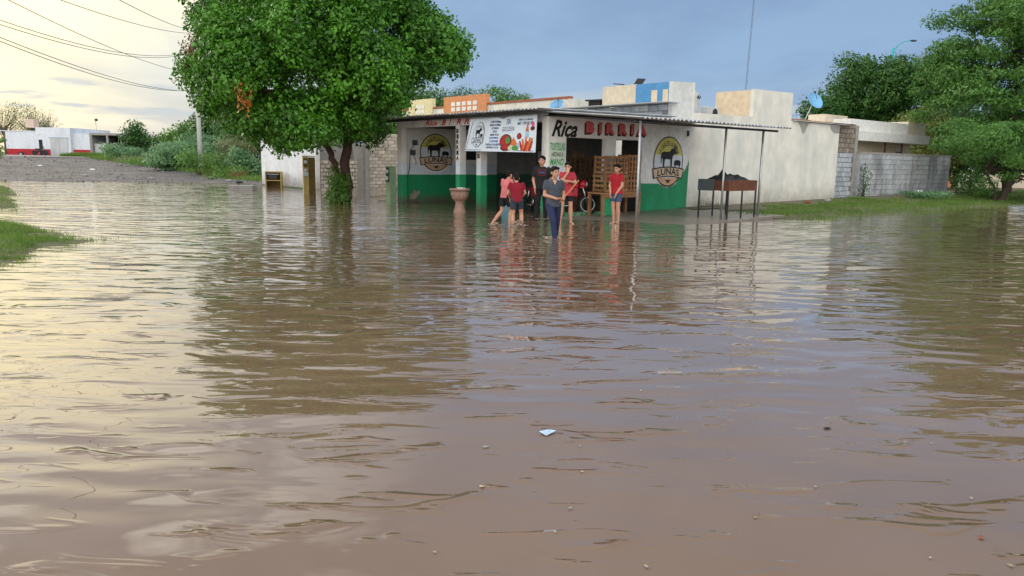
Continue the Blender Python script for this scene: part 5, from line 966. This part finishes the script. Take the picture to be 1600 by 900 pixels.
# ---- motorcycles
def motorcycle(loc, rz, label, body='moto_red'):
    e = empty('motorcycle', loc, rz, label, 'motorcycle')
    for a in (-.62, .62):
        w = empty('wheel', (a, 0, .30)); w.parent = e
        tr = MB(); n = 28; m = 8; vs = []
        for i in range(n):
            t = 2 * PI * i / n
            for j in range(m): s = 2 * PI * j / m; r = .255 + .045 * math.cos(s); vs.append((r * math.cos(t), .042 * math.sin(s), r * math.sin(t)))
        tr.add(vs, [(i * m + j, ((i + 1) % n) * m + j, ((i + 1) % n) * m + (j + 1) % m, i * m + (j + 1) % m) for i in range(n) for j in range(m)], 'rubber', True); tr.build('tyre', w)
        rm = MB(); vs = []
        for i in range(n):
            t = 2 * PI * i / n
            for (r, y) in ((.215, -.02), (.215, .02), (.185, .016), (.185, -.016)): vs.append((r * math.cos(t), y, r * math.sin(t)))
        rm.add(vs, [(i * 4 + j, ((i + 1) % n) * 4 + j, ((i + 1) % n) * 4 + (j + 1) % 4, i * 4 + (j + 1) % 4) for i in range(n) for j in range(4)], 'chrome', True)
        for k in range(5): t = 2 * PI * k / 5; rm.tube([(0, 0, 0), (.2 * math.cos(t), 0, .2 * math.sin(t))], .010, 'dark_metal', 5)
        rm.tube([(0, -.05, 0), (0, .05, 0)], .04, 'dark_metal', 10); rm.build('rim', w)
    fm = MB(); fm.tube([(.42, 0, .95), (.1, 0, .78), (-.35, 0, .74), (-.62, 0, .66)], .022, 'dark_metal', 7); fm.tube([(.40, 0, .85), (.22, 0, .35), (-.2, 0, .30), (-.3, 0, .72)], .022, 'dark_metal', 7); fm.tube([(-.2, .07, .32), (-.62, .07, .30)], .02, 'dark_metal', 7); fm.tube([(-.2, -.07, .32), (-.62, -.07, .30)], .02, 'dark_metal', 7); fm.tube([(-.62, .08, .30), (-.45, .08, .70)], .025, 'chrome', 7); fm.tube([(-.62, -.08, .30), (-.45, -.08, .70)], .025, 'chrome', 7); fm.build('frame', e)
    fk = MB(); 
    for b in (-.07, .07): fk.tube([(.62, b, .30), (.43, b, .95)], .022, 'chrome', 8)
    fk.build('fork', e); MB().tube([(.33, -.34, 1.02), (.42, -.14, 1.03), (.42, .14, 1.03), (.33, .34, 1.02)], .014, 'dark_metal', 7).build('handlebar', e)
    tk = MB(); tk.ell((.14, 0, .84), (.24, .12, .12), body, 16, 10); tk.build('fuel_tank', e)
    st = MB(); st.bev(-.62, -.06, -.11, .11, .78, .87, 'rubber', .03); st.build('seat', e)
    MB().bev(-.75, -.38, -.08, .08, .66, .77, body, .03).build('tail_panel', e)
    mg_ = MB(); vs = []; 
    for i in range(9):
        t = math.radians(20 + i * 17)
        for (r, y) in ((.32, -.06), (.335, 0), (.32, .06)): vs.append((.62 + r * math.cos(t), y, .30 + r * math.sin(t)))
    mg_.add(vs, [(i * 3 + j, i * 3 + j + 1, (i + 1) * 3 + j + 1, (i + 1) * 3 + j) for i in range(8) for j in range(2)], body, True); mg_.build('mudguard', e)
    en = MB(); en.bev(-.15, .15, -.11, .11, .26, .50, 'dark_metal', .03)
    for k in range(5): en.bev(-.02, .20, -.09, .09, .51 + k * .03, .53 + k * .03, 'chrome', .004)
    en.build('engine', e); MB().tube([(.2, -.12, .45), (.15, -.14, .26), (-.3, -.15, .25), (-.75, -.16, .36)], [.02, .022, .035, .045], 'chrome', 9).build('exhaust', e)
    fa = MB(); fa.ell((.48, 0, .88), (.12, .13, .13), body, 14, 8); fa.build('headlight_cowl', e); MB().ell((.56, 0, .88), (.05, .085, .085), 'glass', 12, 8).build('headlight', e)
    for b in (-.14, .14): MB().ell((.43, b, .80), (.03, .02, .02), 'orangeprint', 8, 5).build('indicator', e)
    MB().bev(-.12, .34, -.125, -.10, .52, .80, body, .02).build('side_fairing', e); MB().tube([(-.05, .1, .3), (-.15, .28, .0)], .012, 'dark_metal', 6).build('kick_stand', e)
    return e
q = W(1.22, .55, 0); motorcycle((q.x + .05, q.y - .03, .02), math.radians(-10), 'red motorcycle parked in the shop doorway behind the boy with his hand to his mouth')
q = W(1.35, 2.0, 0); motorcycle((q.x, q.y, -.05), math.radians(-75), 'dark red motorcycle in the shade inside the shop beside the man in black', 'maroon')
o = MB().lathe([(.13, 0), (.17, .38), (.18, .39), (.165, .38), (.125, .02), (.01, .02)], 'plastic_blue', n=20).build('plastic_bucket'); o.location = (-.17, 19.3, .0); tag(o, 'light blue plastic bucket behind the legs of the child in pink', 'bucket')
# ================================================================== PEOPLE
def loft(mb, rings, m, n=20):
    vs = []
    for (c, rx, ry, yw) in rings:
        cy, sy = math.cos(yw), math.sin(yw)
        for k in range(n): t = 2 * PI * k / n; a, b = rx * math.cos(t), ry * math.sin(t); vs.append((c[0] + a * cy - b * sy, c[1] + a * sy + b * cy, c[2]))
    K = len(rings); mb.add(vs, [(r * n + k, r * n + (k + 1) % n, (r + 1) * n + (k + 1) % n, (r + 1) * n + k) for r in range(K - 1) for k in range(n)] + [tuple(range(n - 1, -1, -1)), tuple((K - 1) * n + k for k in range(n))], m)
def capsule(mb, p0, p1, r0, r1, m):
    mb.tube([p0, p1], [r0, r1], m, 12); mb.ell(p0, (r0, r0, r0), m, 10, 7); mb.ell(p1, (r1, r1, r1), m, 10, 7)
def remeshed(mb, name, parent, vox, smooth=3):
    me = mb.mesh(name); o = bpy.data.objects.new(name, me); COL.objects.link(o)
    md = o.modifiers.new('r', 'REMESH'); md.mode = 'VOXEL'; md.voxel_size = vox; md.use_smooth_shade = True
    if smooth: s = o.modifiers.new('s', 'SMOOTH'); s.iterations = smooth; s.factor = .5
    dg = bpy.context.evaluated_depsgraph_get(); nm = bpy.data.meshes.new_from_object(o.evaluated_get(dg)); mt_ = me.materials[0]; bpy.data.objects.remove(o); bpy.data.meshes.remove(me)
    nm.name = name; nm.materials.clear(); nm.materials.append(mt_); nm.polygons.foreach_set('material_index', [0] * len(nm.polygons)); o = bpy.data.objects.new(name, nm); return link(o, parent)
def person(loc, H, yaw, J, shirt, bottom, blen, label, head_yaw=0, head_tilt=0, sleeve=.62, vneck=False, shoes=None, chest_print=None, loose=1.0, longtee=0.0, build=1.0):
    """J: joint overrides in metres for a 1.6 m figure facing -Y; R is the person's own right (x<0)"""
    k = H / 1.6; B = dict(pel=(0, 0, .86), wai=(0, 0, .99), che=(0, .0, 1.18), nb=(0, .01, 1.335), hd=(0, -.015, 1.475), shR=(-.150, 0, 1.285), shL=(.150, 0, 1.285), elR=(-.20, .02, 1.03), elL=(.20, .02, 1.03), wrR=(-.21, -.03, .81), wrL=(.21, -.03, .81), hiR=(-.082, 0, .84), hiL=(.082, 0, .84), knR=(-.09, -.01, .46), knL=(.09, -.01, .46), anR=(-.09, .02, .085), anL=(.09, .02, .085), haR=(0, -.15, -1), haL=(0, -.15, -1), pnR=(1, 0, 0), pnL=(-1, 0, 0), toR=None, toL=None, curl=.5); B.update(J)
    v = {a: (Vector(b) * k if not (a.startswith('ha') or a.startswith('pn') or a.startswith('to') or a == 'curl') else b) for a, b in B.items()}
    e = empty('person', loc, yaw, label, 'person'); S = 'skin'; mb = MB(); w = build
    loft(mb, [(v['pel'] - Vector((0, 0, .09 * k)), .10 * k, .08 * k, 0), (v['pel'], .135 * k, .09 * k, 0), (v['wai'], .115 * w * k, .08 * w * k, 0), (v['che'], .145 * w * k, .095 * w * k, 0), (v['nb'] - Vector((0, 0, .05 * k)), .13 * k, .07 * k, 0), (v['nb'], .06 * k, .05 * k, 0)], S)
    capsule(mb, v['nb'] - Vector((0, 0, .04)), v['hd'] - Vector((0, -.01, .05)) * k, .050 * k, .045 * k, S)
    for s in 'RL':
        capsule(mb, v['sh' + s], v['el' + s], .046 * w * k, .038 * k, S); capsule(mb, v['el' + s], v['wr' + s], .039 * k, .026 * k, S)
        capsule(mb, v['hi' + s], v['kn' + s], .082 * w * k, .054 * k, S); mid = v['kn' + s].lerp(v['an' + s], .35) + Vector((0, .012 * k, 0)); capsule(mb, v['kn' + s], mid, .051 * k, .056 * w * k, S); capsule(mb, mid, v['an' + s], .056 * w * k, .032 * k, S)
        # foot
        td = Vector(v['to' + s] if v['to' + s] else ((-.25 if s == 'R' else .25), -1, -.12)).normalized(); a = v['an' + s]; hl = a - td * .035 * k + Vector((0, 0, -.045 * k)); ball = a + td * .13 * k + Vector((0, 0, -.048 * k)); capsule(mb, a - Vector((0, 0, .01)), hl, .032 * k, .032 * k, S); capsule(mb, hl + Vector((0, 0, .005)), ball, .034 * k, .030 * k, S)
        for t_ in range(5): off = Vector((td.y, -td.x, 0)) * (.028 - .0135 * t_) * k * (1 if s == 'R' else -1); capsule(mb, ball + off * .8, ball + off + td * (.048 - .005 * t_) * k + Vector((0, 0, -.008 * k)), .012 * k, .010 * k, S)
        # hand: palm, four fingers of unequal length, thumb from the side
        hd = Vector(v['ha' + s]).normalized(); pn = Vector(v['pn' + s]); pn = (pn - hd * pn.dot(hd)).normalized(); sd = hd.cross(pn).normalized(); wr = v['wr' + s]; kn = wr + hd * .085 * k
        for q_ in (-.024, -.008, .008, .024): capsule(mb, wr + sd * q_ * .6 * k, kn + sd * q_ * k, .014 * k, .0125 * k, S)
        for q_, ln in ((-.029, .060), (-.0095, .074), (.0095, .080), (.029, .070)):
            p0 = kn + sd * q_ * k; d1 = (hd + pn * v['curl'] * .6).normalized(); p1 = p0 + d1 * ln * .55 * k; d2 = (hd + pn * v['curl'] * 2.2).normalized(); p2 = p1 + d2 * ln * .5 * k; capsule(mb, p0, p1, .0095 * k, .0088 * k, S); capsule(mb, p1, p2, .0088 * k, .0075 * k, S)
        t0 = wr + hd * .03 * k + sd * .028 * k; t1 = t0 + (hd * .6 + sd * .75 + pn * .3).normalized() * .04 * k; t2_ = t1 + (hd + sd * .25 + pn * .4).normalized() * .032 * k; capsule(mb, t0, t1, .012 * k, .0105 * k, S); capsule(mb, t1, t2_, .0105 * k, .0085 * k, S)
    # head
    R = Matrix.Rotation(head_yaw, 3, 'Z') @ Matrix.Rotation(head_tilt, 3, 'X'); hc = v['hd']
    def hp(x, y, z): return tuple(hc + R @ (Vector((x, y, z)) * k * 1.04))
    hs = k * 1.04
    mb.ell(hp(0, .012, .018), (.073 * hs, .088 * hs, .092 * hs), S, 18, 12, R); mb.ell(hp(0, -.018, -.04), (.058 * hs, .060 * hs, .066 * hs), S, 16, 10, R); mb.ell(hp(0, -.052, -.078), (.026 * hs, .024 * hs, .022 * hs), S, 10, 8, R)
    mb.tube([hp(0, -.070, .012), hp(0, -.092, -.022)], [.009 * hs, .016 * hs], S, 8); mb.ell(hp(0, -.088, -.024), (.017 * hs, .014 * hs, .011 * hs), S, 8, 6, R)
    for a in (-1, 1): mb.ell(hp(a * .076, .012, -.008), (.011 * hs, .02 * hs, .031 * hs), S, 8, 8, R); mb.ell(hp(a * .038, -.05, -.028), (.022 * hs, .02 * hs, .022 * hs), S, 8, 6, R)
    mb.ell(hp(0, -.074, -.050), (.026 * hs, .012 * hs, .012 * hs), S, 8, 6, R)
    remeshed(mb, 'body', e, .0075, 2)
    for a in (-1, 1): MB().ell(hp(a * .030, -.072, .008), (.0125 * hs, .009 * hs, .0075 * hs), 'eye', 10, 6, R).build('eye', e); MB().tube([hp(a * .014, -.080, .026), hp(a * .032, -.079, .031), hp(a * .050, -.066, .025)], .0038 * hs, 'brow', 5).build('eyebrow', e)
    MB().tube([hp(-.022, -.084, -.051), hp(0, -.089, -.049), hp(.022, -.084, -.051)], [.003 * hs, .0055 * hs, .003 * hs], 'lip', 6).build('mouth', e)
    hb = MB(); hb.ell(hp(0, .026, .045), (.084 * hs, .094 * hs, .085 * hs), 'hair', 18, 12, R); hb.ell(hp(0, .055, .0), (.073 * hs, .064 * hs, .075 * hs), 'hair', 14, 10, R); hb.ell(hp(.01, -.052, .082), (.062 * hs, .03 * hs, .026 * hs), 'hair', 12, 8, R)
    for a in (-1, 1): hb.ell(hp(a * .070, .0, .035), (.014 * hs, .028 * hs, .035 * hs), 'hair', 8, 8, R)
    rr = random.Random(int(abs(loc[0]) * 1000)); 
    for _ in range(16): a = rr.uniform(-1, 1); hb.ell(hp(a * .062, rr.uniform(-.06, .07), .095 + rr.uniform(-.01, .018) - abs(a) * .03), (.018 * hs,) * 3, 'hair', 6, 5)
    remeshed(hb, 'hair', e, .008, 1)
    # shirt
    c = MB(); g_ = .018 * loose; hem = v['pel'] - Vector((0, 0, (.045 + longtee) * k))
    loft(c, [(hem, (.138 * w + g_ + .012) * k, (.10 * w + g_ + .006) * k, 0), (v['wai'], (.130 * w + g_) * k, (.092 * w + g_) * k, 0), (v['che'], (.152 * w + g_) * k, (.102 * w + g_) * k, 0), (v['che'] * .38 + v['nb'] * .62, (.150 * w + g_ * .5) * k, (.086 + g_ * .5) * k, 0), (v['nb'] - Vector((0, 0, .030 * k)), .112 * k, .070 * k, 0), (v['nb'] + Vector((0, 0, .004 * k)), .066 * k, .058 * k, 0)], shirt)
    for s in 'RL':
        sh, el = v['sh' + s], v['el' + s]; en_ = sh.lerp(el, sleeve); c.ell(sh - Vector((0, 0, .006 * k)), (.054 * w * k,) * 3, shirt, 12, 8); c.tube([sh, sh.lerp(en_, .5), en_], [.053 * w * k, (.055 * w + g_ * .3) * k, (.056 * w + g_ * .45) * k], shirt, 14)
    so = remeshed(c, 'shirt', e, .010, 2)
    if vneck: MB().add([(-.045 * k, v['nb'].y - .070 * k, v['nb'].z - .012 * k), (.045 * k, v['nb'].y - .070 * k, v['nb'].z - .012 * k), (0, v['che'].y - .118 * k - g_ * .4, v['nb'].z - .105 * k)], [(0, 1, 2)], 'skin').build('neckline', so)
    if chest_print:
        y_ = v['che'].y - (.102 * w + g_) * k - .012; z_ = v['che'].z + .02; p_ = MB()
        for (x0, x1, z0, z1) in ((-.095, .095, z_ + .062, z_ + .07), (-.095, .095, z_ - .07, z_ - .062), (-.095, -.087, z_ - .061, z_ + .061), (.087, .095, z_ - .061, z_ + .061)): p_.box(x0, x1, y_, y_ + .03, z0, z1, 'redprint')
        p_.build('chest_frame_print', so); MB().box(-.07, .07, y_ + .002, y_ + .03, z_ - .03, z_ + .03, 'greyprint' if 0 else 'navyprint').build('chest_print', so)
    # shorts or trousers
    t = MB(); loft(t, [(v['pel'] - Vector((0, 0, .10 * k)), .120 * k, .10 * k, 0), (v['pel'] - Vector((0, 0, .02 * k)), .148 * w * k, .108 * w * k, 0), (v['wai'] - Vector((0, 0, .03 * k)), (.128 * w + .004) * k, (.09 * w + .006) * k, 0)], bottom)
    for s in 'RL':
        h_, n_, a_ = v['hi' + s], v['kn' + s], v['an' + s]
        if blen < 1: en_ = h_.lerp(n_, blen); t.ell(h_, (.088 * w * k + .006,) * 3, bottom, 12, 8); t.tube([h_, h_.lerp(en_, .5), en_], [.088 * k, .090 * k, .088 * k], bottom, 16)
        else: capsule(t, h_, n_, .090 * w * k, .064 * k, bottom); mid = n_.lerp(a_, .35) + Vector((0, .01, 0)); capsule(t, n_, mid, .062 * k, .060 * k, bottom); en_ = a_ + (n_ - a_) * .02; t.tube([mid, en_], [.060 * k, .050 * k], bottom, 14)
    remeshed(t, 'trousers' if blen >= 1 else 'shorts', e, .010, 2)
    if shoes:
        for s in 'RL':
            td = Vector(v['to' + s] if v['to' + s] else ((-.25 if s == 'R' else .25), -1, -.0)).normalized(); td.z = 0; a = v['an' + s]; x = MB(); f0 = a - td * .06 * k; f1 = a + td * .19 * k; zz = a.z - .083 * k
            if shoes == 'sandal': x.tube([(f0.x, f0.y, zz), (f1.x, f1.y, zz)], [.042 * k, .048 * k], 'sandal', 12, sx=.25); x.tube([Vector((f1.x, f1.y, zz + .045 * k)) - td * .06 + Vector((-.045, 0, -.03)), Vector((f1.x, f1.y, zz + .055 * k)) - td * .09, Vector((f1.x, f1.y, zz + .045 * k)) - td * .06 + Vector((.045, 0, -.03))], .012, 'sandal', 6)
            else: x.ell((f1.x * .45 + f0.x * .55, f1.y * .45 + f0.y * .55, zz + .03), (.055, .055, .05), shoes, 10, 8); x.ell(tuple(Vector((f1.x, f1.y, zz + .025)) - td * .05), (.05, .07, .035), shoes, 10, 8); x.ell(tuple(Vector((f1.x, f1.y, zz + .03)) - td * .11), (.052, .08, .045), shoes, 10, 8)
            x.build('sandal' if shoes == 'sandal' else 'shoe', e)
    return e
# 1 front boy wading with the stick
person((.83, 15.36, -.17), 1.62, math.radians(8), dict(hd=(.01, -.03, 1.475), shR=(-.16, -.01, 1.285), elR=(-.19, .0, 1.02), wrR=(.03, -.20, .955), elL=(.215, .04, 1.02), wrL=(.16, -.19, .96), haR=(1, -.25, -.05), haL=(.1, -1, .0), pnR=(0, .3, 1), pnL=(-1, 0, .2), curl=1.2, knR=(-.03, -.17, .48), anR=(.01, -.22, .09), hiL=(.08, .01, .84), knL=(.10, .08, .46), anL=(.13, .34, .18)), 'charcoal', 'navy', 1.2, 'boy in charcoal v neck shirt and navy trousers wading in front with a stick', head_yaw=math.radians(22), vneck=True, sleeve=.6, longtee=.03)
q0, q1 = Vector((.985, 15.17, .77)), Vector((1.31, 15.05, 1.18)); tag(MB().tube([q0 - (q1 - q0) * .12, q0, q1], [.012, .013, .011], 'stick', 8).build('wooden_stick'), 'orange brown stick held up by the wading boy in charcoal', 'stick')
# 2 man in black
person((.74, 19.49, -.03), 1.72, math.radians(-4), dict(elR=(-.215, .03, 1.03), elL=(.215, .03, 1.03), pel=(.02, 0, .86), hd=(-.015, -.02, 1.475), wrR=(-.17, -.08, .82), wrL=(.19, .06, .80), anR=(-.12, .0, .085), anL=(.10, .02, .085), knR=(-.10, -.0, .46)), 'blackcloth', 'blackcloth', 1.2, 'man in black shirt with a red framed chest print and black trousers at the pillar', head_yaw=math.radians(-14), head_tilt=math.radians(-4), chest_print=True, shoes='blackcloth', build=1.10, sleeve=.75)
# 3 boy with hand on mouth
person((1.34, 18.81, -.02), 1.58, math.radians(6), dict(hd=(.01, -.03, 1.46), elR=(-.15, -.14, 1.10), wrR=(-.02, -.20, 1.315), elL=(.205, -.08, 1.06), wrL=(.02, -.215, 1.10), haR=(.15, .35, 1), haL=(-1, -.05, .05), pnR=(.2, 1, 0), pnL=(0, 1, .2), curl=.8, anR=(-.15, .0, .085), knR=(-.12, -.01, .46), anL=(.13, .0, .085), knL=(.11, -.01, .46)), 'coral', 'blackcloth', .66, 'barefoot boy in red shirt and black shorts with a hand at his mouth', head_yaw=math.radians(-18), head_tilt=math.radians(8), sleeve=.68, longtee=.09, build=1.05, loose=1.3)
# 4 boy in red and denim shorts
person((2.63, 19.07, -.03), 1.55, math.radians(-38), dict(shR=(-.155, -.0, 1.29), elR=(-.19, -.02, 1.03), wrR=(-.10, -.13, .83), elL=(.185, -.03, 1.03), wrL=(.08, -.14, .82), haR=(.2, -.2, -1), haL=(-.25, -.2, -1), pel=(.025, 0, .86), hd=(.02, -.05, 1.465), anR=(-.05, .0, .085), knR=(-.06, -.02, .46), anL=(.07, .03, .085), knL=(.07, -.01, .46)), 'redcloth', 'denim', .60, 'boy in bright red shirt and denim shorts standing before the crates', head_yaw=math.radians(6), head_tilt=math.radians(6), shoes='sandal', sleeve=.6, loose=.9)
# 5 child in dark red, back to the viewer, stepping
person((.08, 17.64, -.13), 1.43, math.radians(188), dict(wai=(0, -.03, .99), che=(0, -.07, 1.16), nb=(0, -.11, 1.31), hd=(0, -.17, 1.42), shR=(-.16, -.08, 1.27), shL=(.16, -.08, 1.27), elR=(-.235, -.12, 1.03), wrR=(-.16, -.26, .90), elL=(.22, -.12, 1.02), wrL=(.15, -.26, .88), knR=(-.14, -.10, .50), anR=(-.13, .08, .16), hiL=(.085, 0, .84), knL=(.10, -.02, .46), anL=(.10, .04, .085), pel=(0, .0, .86)), 'maroon', 'darkshort', .62, 'child in dark red shirt and slate shorts seen from behind splashing in the water', head_tilt=math.radians(22), sleeve=.58, build=1.02)
# 6 child in pink, bent
person((-.20, 18.35, -.10), 1.46, math.radians(138), dict(wai=(0, -.02, .99), che=(0, -.06, 1.17), nb=(0, -.09, 1.32), hd=(0, -.15, 1.43), shR=(-.155, -.06, 1.28), shL=(.155, -.06, 1.28), elR=(-.19, -.06, 1.03), elL=(.19, -.10, 1.03), wrR=(-.15, -.16, .84), wrL=(.12, -.22, .85), knR=(-.10, -.12, .48), anR=(-.12, -.04, .10), knL=(.10, .02, .46), anL=(.20, .28, .14)), 'pinkcloth', 'blackcloth', .68, 'child in faded pink shirt and black shorts beside the splashing child', head_tilt=math.radians(18), sleeve=.62)
# ================================================================== SMALL THINGS
rg = random.Random(12)
def splash(c, n, spread, h, label):
    mb = MB()
    for _ in range(n): a = rg.uniform(0, 6.28); q = abs(rg.gauss(0, spread)); s = rg.uniform(.006, .02); mb.ell((c[0] + q * math.cos(a), c[1] + q * math.sin(a) * .7, max(.0, rg.uniform(-.01, h) * math.exp(-q * 4))), (s * rg.uniform(1, 3), s * rg.uniform(1, 3), s * .6), 'foam', 6, 4)
    o = mb.build('splash'); tag(o, label, 'splash', kind='stuff')
splash((.14, 17.5), 150, .10, .20, 'water splash round the feet of the child in dark red'); splash((.80, 15.3), 36, .10, .008, 'muddy foam round the legs of the wading boy'); splash((-.42, 18.0), 60, .10, .06, 'water splash at the feet of the child in pink')
wp = MB(); wp.add([(-.045, -.03, .006), (.045, -.025, .012), (.05, .03, .006), (-.04, .032, .014), (0, 0, .022)], [(0, 1, 4), (1, 2, 4), (2, 3, 4), (3, 0, 4)], mat('clear_blue_wrapper', (.45, .62, .85), rough=.15, var=.3, scale=40)); o = wp.build('candy_wrapper'); o.location = (.22, 4.07, 0); o.rotation_euler = (0, 0, .8); tag(o, 'small pale blue wrapper floating in the middle of the brown water', 'wrapper')
def flake(x, y, s, m, lab, name='floating_leaf', cat='leaf', grp=None, sh=1.6):
    n = 8; mb = MB(); pts = [(s * sh * math.cos(t) * (1 + rg.uniform(-.25, .25)), s * math.sin(t) * (1 + rg.uniform(-.25, .25)), .003 + rg.uniform(0, .004)) for t in np.linspace(0, 2 * PI, n, endpoint=False)]; mb.add(pts + [(0, 0, .010)], [(i, (i + 1) % n, n) for i in range(n)], m); o = mb.build(name); o.location = (x, y, .001); o.rotation_euler = (0, 0, rg.uniform(0, 3)); tag(o, lab, cat, grp)
flake(-.13, 3.34, .013, 'deadleaf_float', 'roundish cream leaf floating below the blue wrapper to its left', sh=1.1); flake(-.13, 3.84, .012, 'concrete', 'small greyish plastic scrap floating left of the blue wrapper', 'plastic_scrap', 'plastic scrap'); flake(2.01, 2.92, .011, 'brickred', 'reddish brown leaf floating at the lower right corner'); flake(1.90, 4.22, .016, 'black', 'dark leaf floating right of the picture centre')
for (a, b) in ((.39, 3.87), (.37, 3.53), (1.1, 3.07), (-.29, 2.73), (.2, 2.91), (.28, 3.13), (.54, 2.65), (1.99, 2.7), (1.5, 3.4), (.9, 4.9), (-1.6, 3.5), (2.4, 4.0), (-.5, 6.4), (-1.9, 6.8), (-1.75, 6.6), (-1.95, 6.5), (-1.5, 6.9), (2.2, 3.3), (1.7, 2.75)):
    flake(a, b, rg.uniform(.004, .008), 'deadleaf_float', 'tiny pale leaf scrap floating on the brown water in the foreground', grp='pale leaf scraps floating in the foreground')
for (u_, v_, s, m, lab, n, c) in ((22.4, .55 - 1.2, .30, 'trash_white', 'crumpled white plastic bag lying by the foot of the grey wall', 'plastic_bag', 'bag'), (12.2, -.95, .13, 'brickred', 'broken brown brick on the verge in front of the long wall', 'broken_brick', 'brick'), (14.1, -.7, .16, 'concrete', 'flat grey concrete lump on the verge near the end of the long wall', 'concrete_lump', 'stone'), (23.6, -.9, .22, 'brickred', 'reddish rubble beside the white plastic bag', 'rubble_piece', 'rubble')):
    mb = MB(); r3 = Matrix.Rotation(rg.uniform(0, 3), 3, 'Z'); mb.ell((0, 0, s * .3), (s, s * .7, s * .45), m, 9, 6, r3); mb.v = [tuple(x * (1 + rg.uniform(-.18, .18)) for x in q) for q in mb.v]; mb.sm = [False] * len(mb.sm)
    q = W(u_, v_); o = mb.build(n); o.location = (q.x, q.y, hz(q.x, q.y)); tag(o, lab, c)
for k, (x, y, rl) in enumerate(((-27, 47, 'pale scrap on the gravel road close to the left water edge'), (-31, 55, 'white scrap farther up the gravel road'), (-22, 45.3, 'pale scrap on the gravel road left of the bushes'), (-38, 60, 'farthest white scrap on the gravel road'), (-17, 44.6, 'pale scrap on the road edge near the green basin'))): #, (-31, 55), (-22, 45.3), (-38, 60), (-17, 44.6))): 
    mb = MB(); mb.ell((0, 0, .05), (.22, .14, .08), 'trash_white' if k % 2 else 'concrete', 8, 5); o = mb.build('roadside_scrap'); o.location = (x, y, hz(x, y)); tag(o, rl, 'scrap', 'pale scraps on the gravel road')
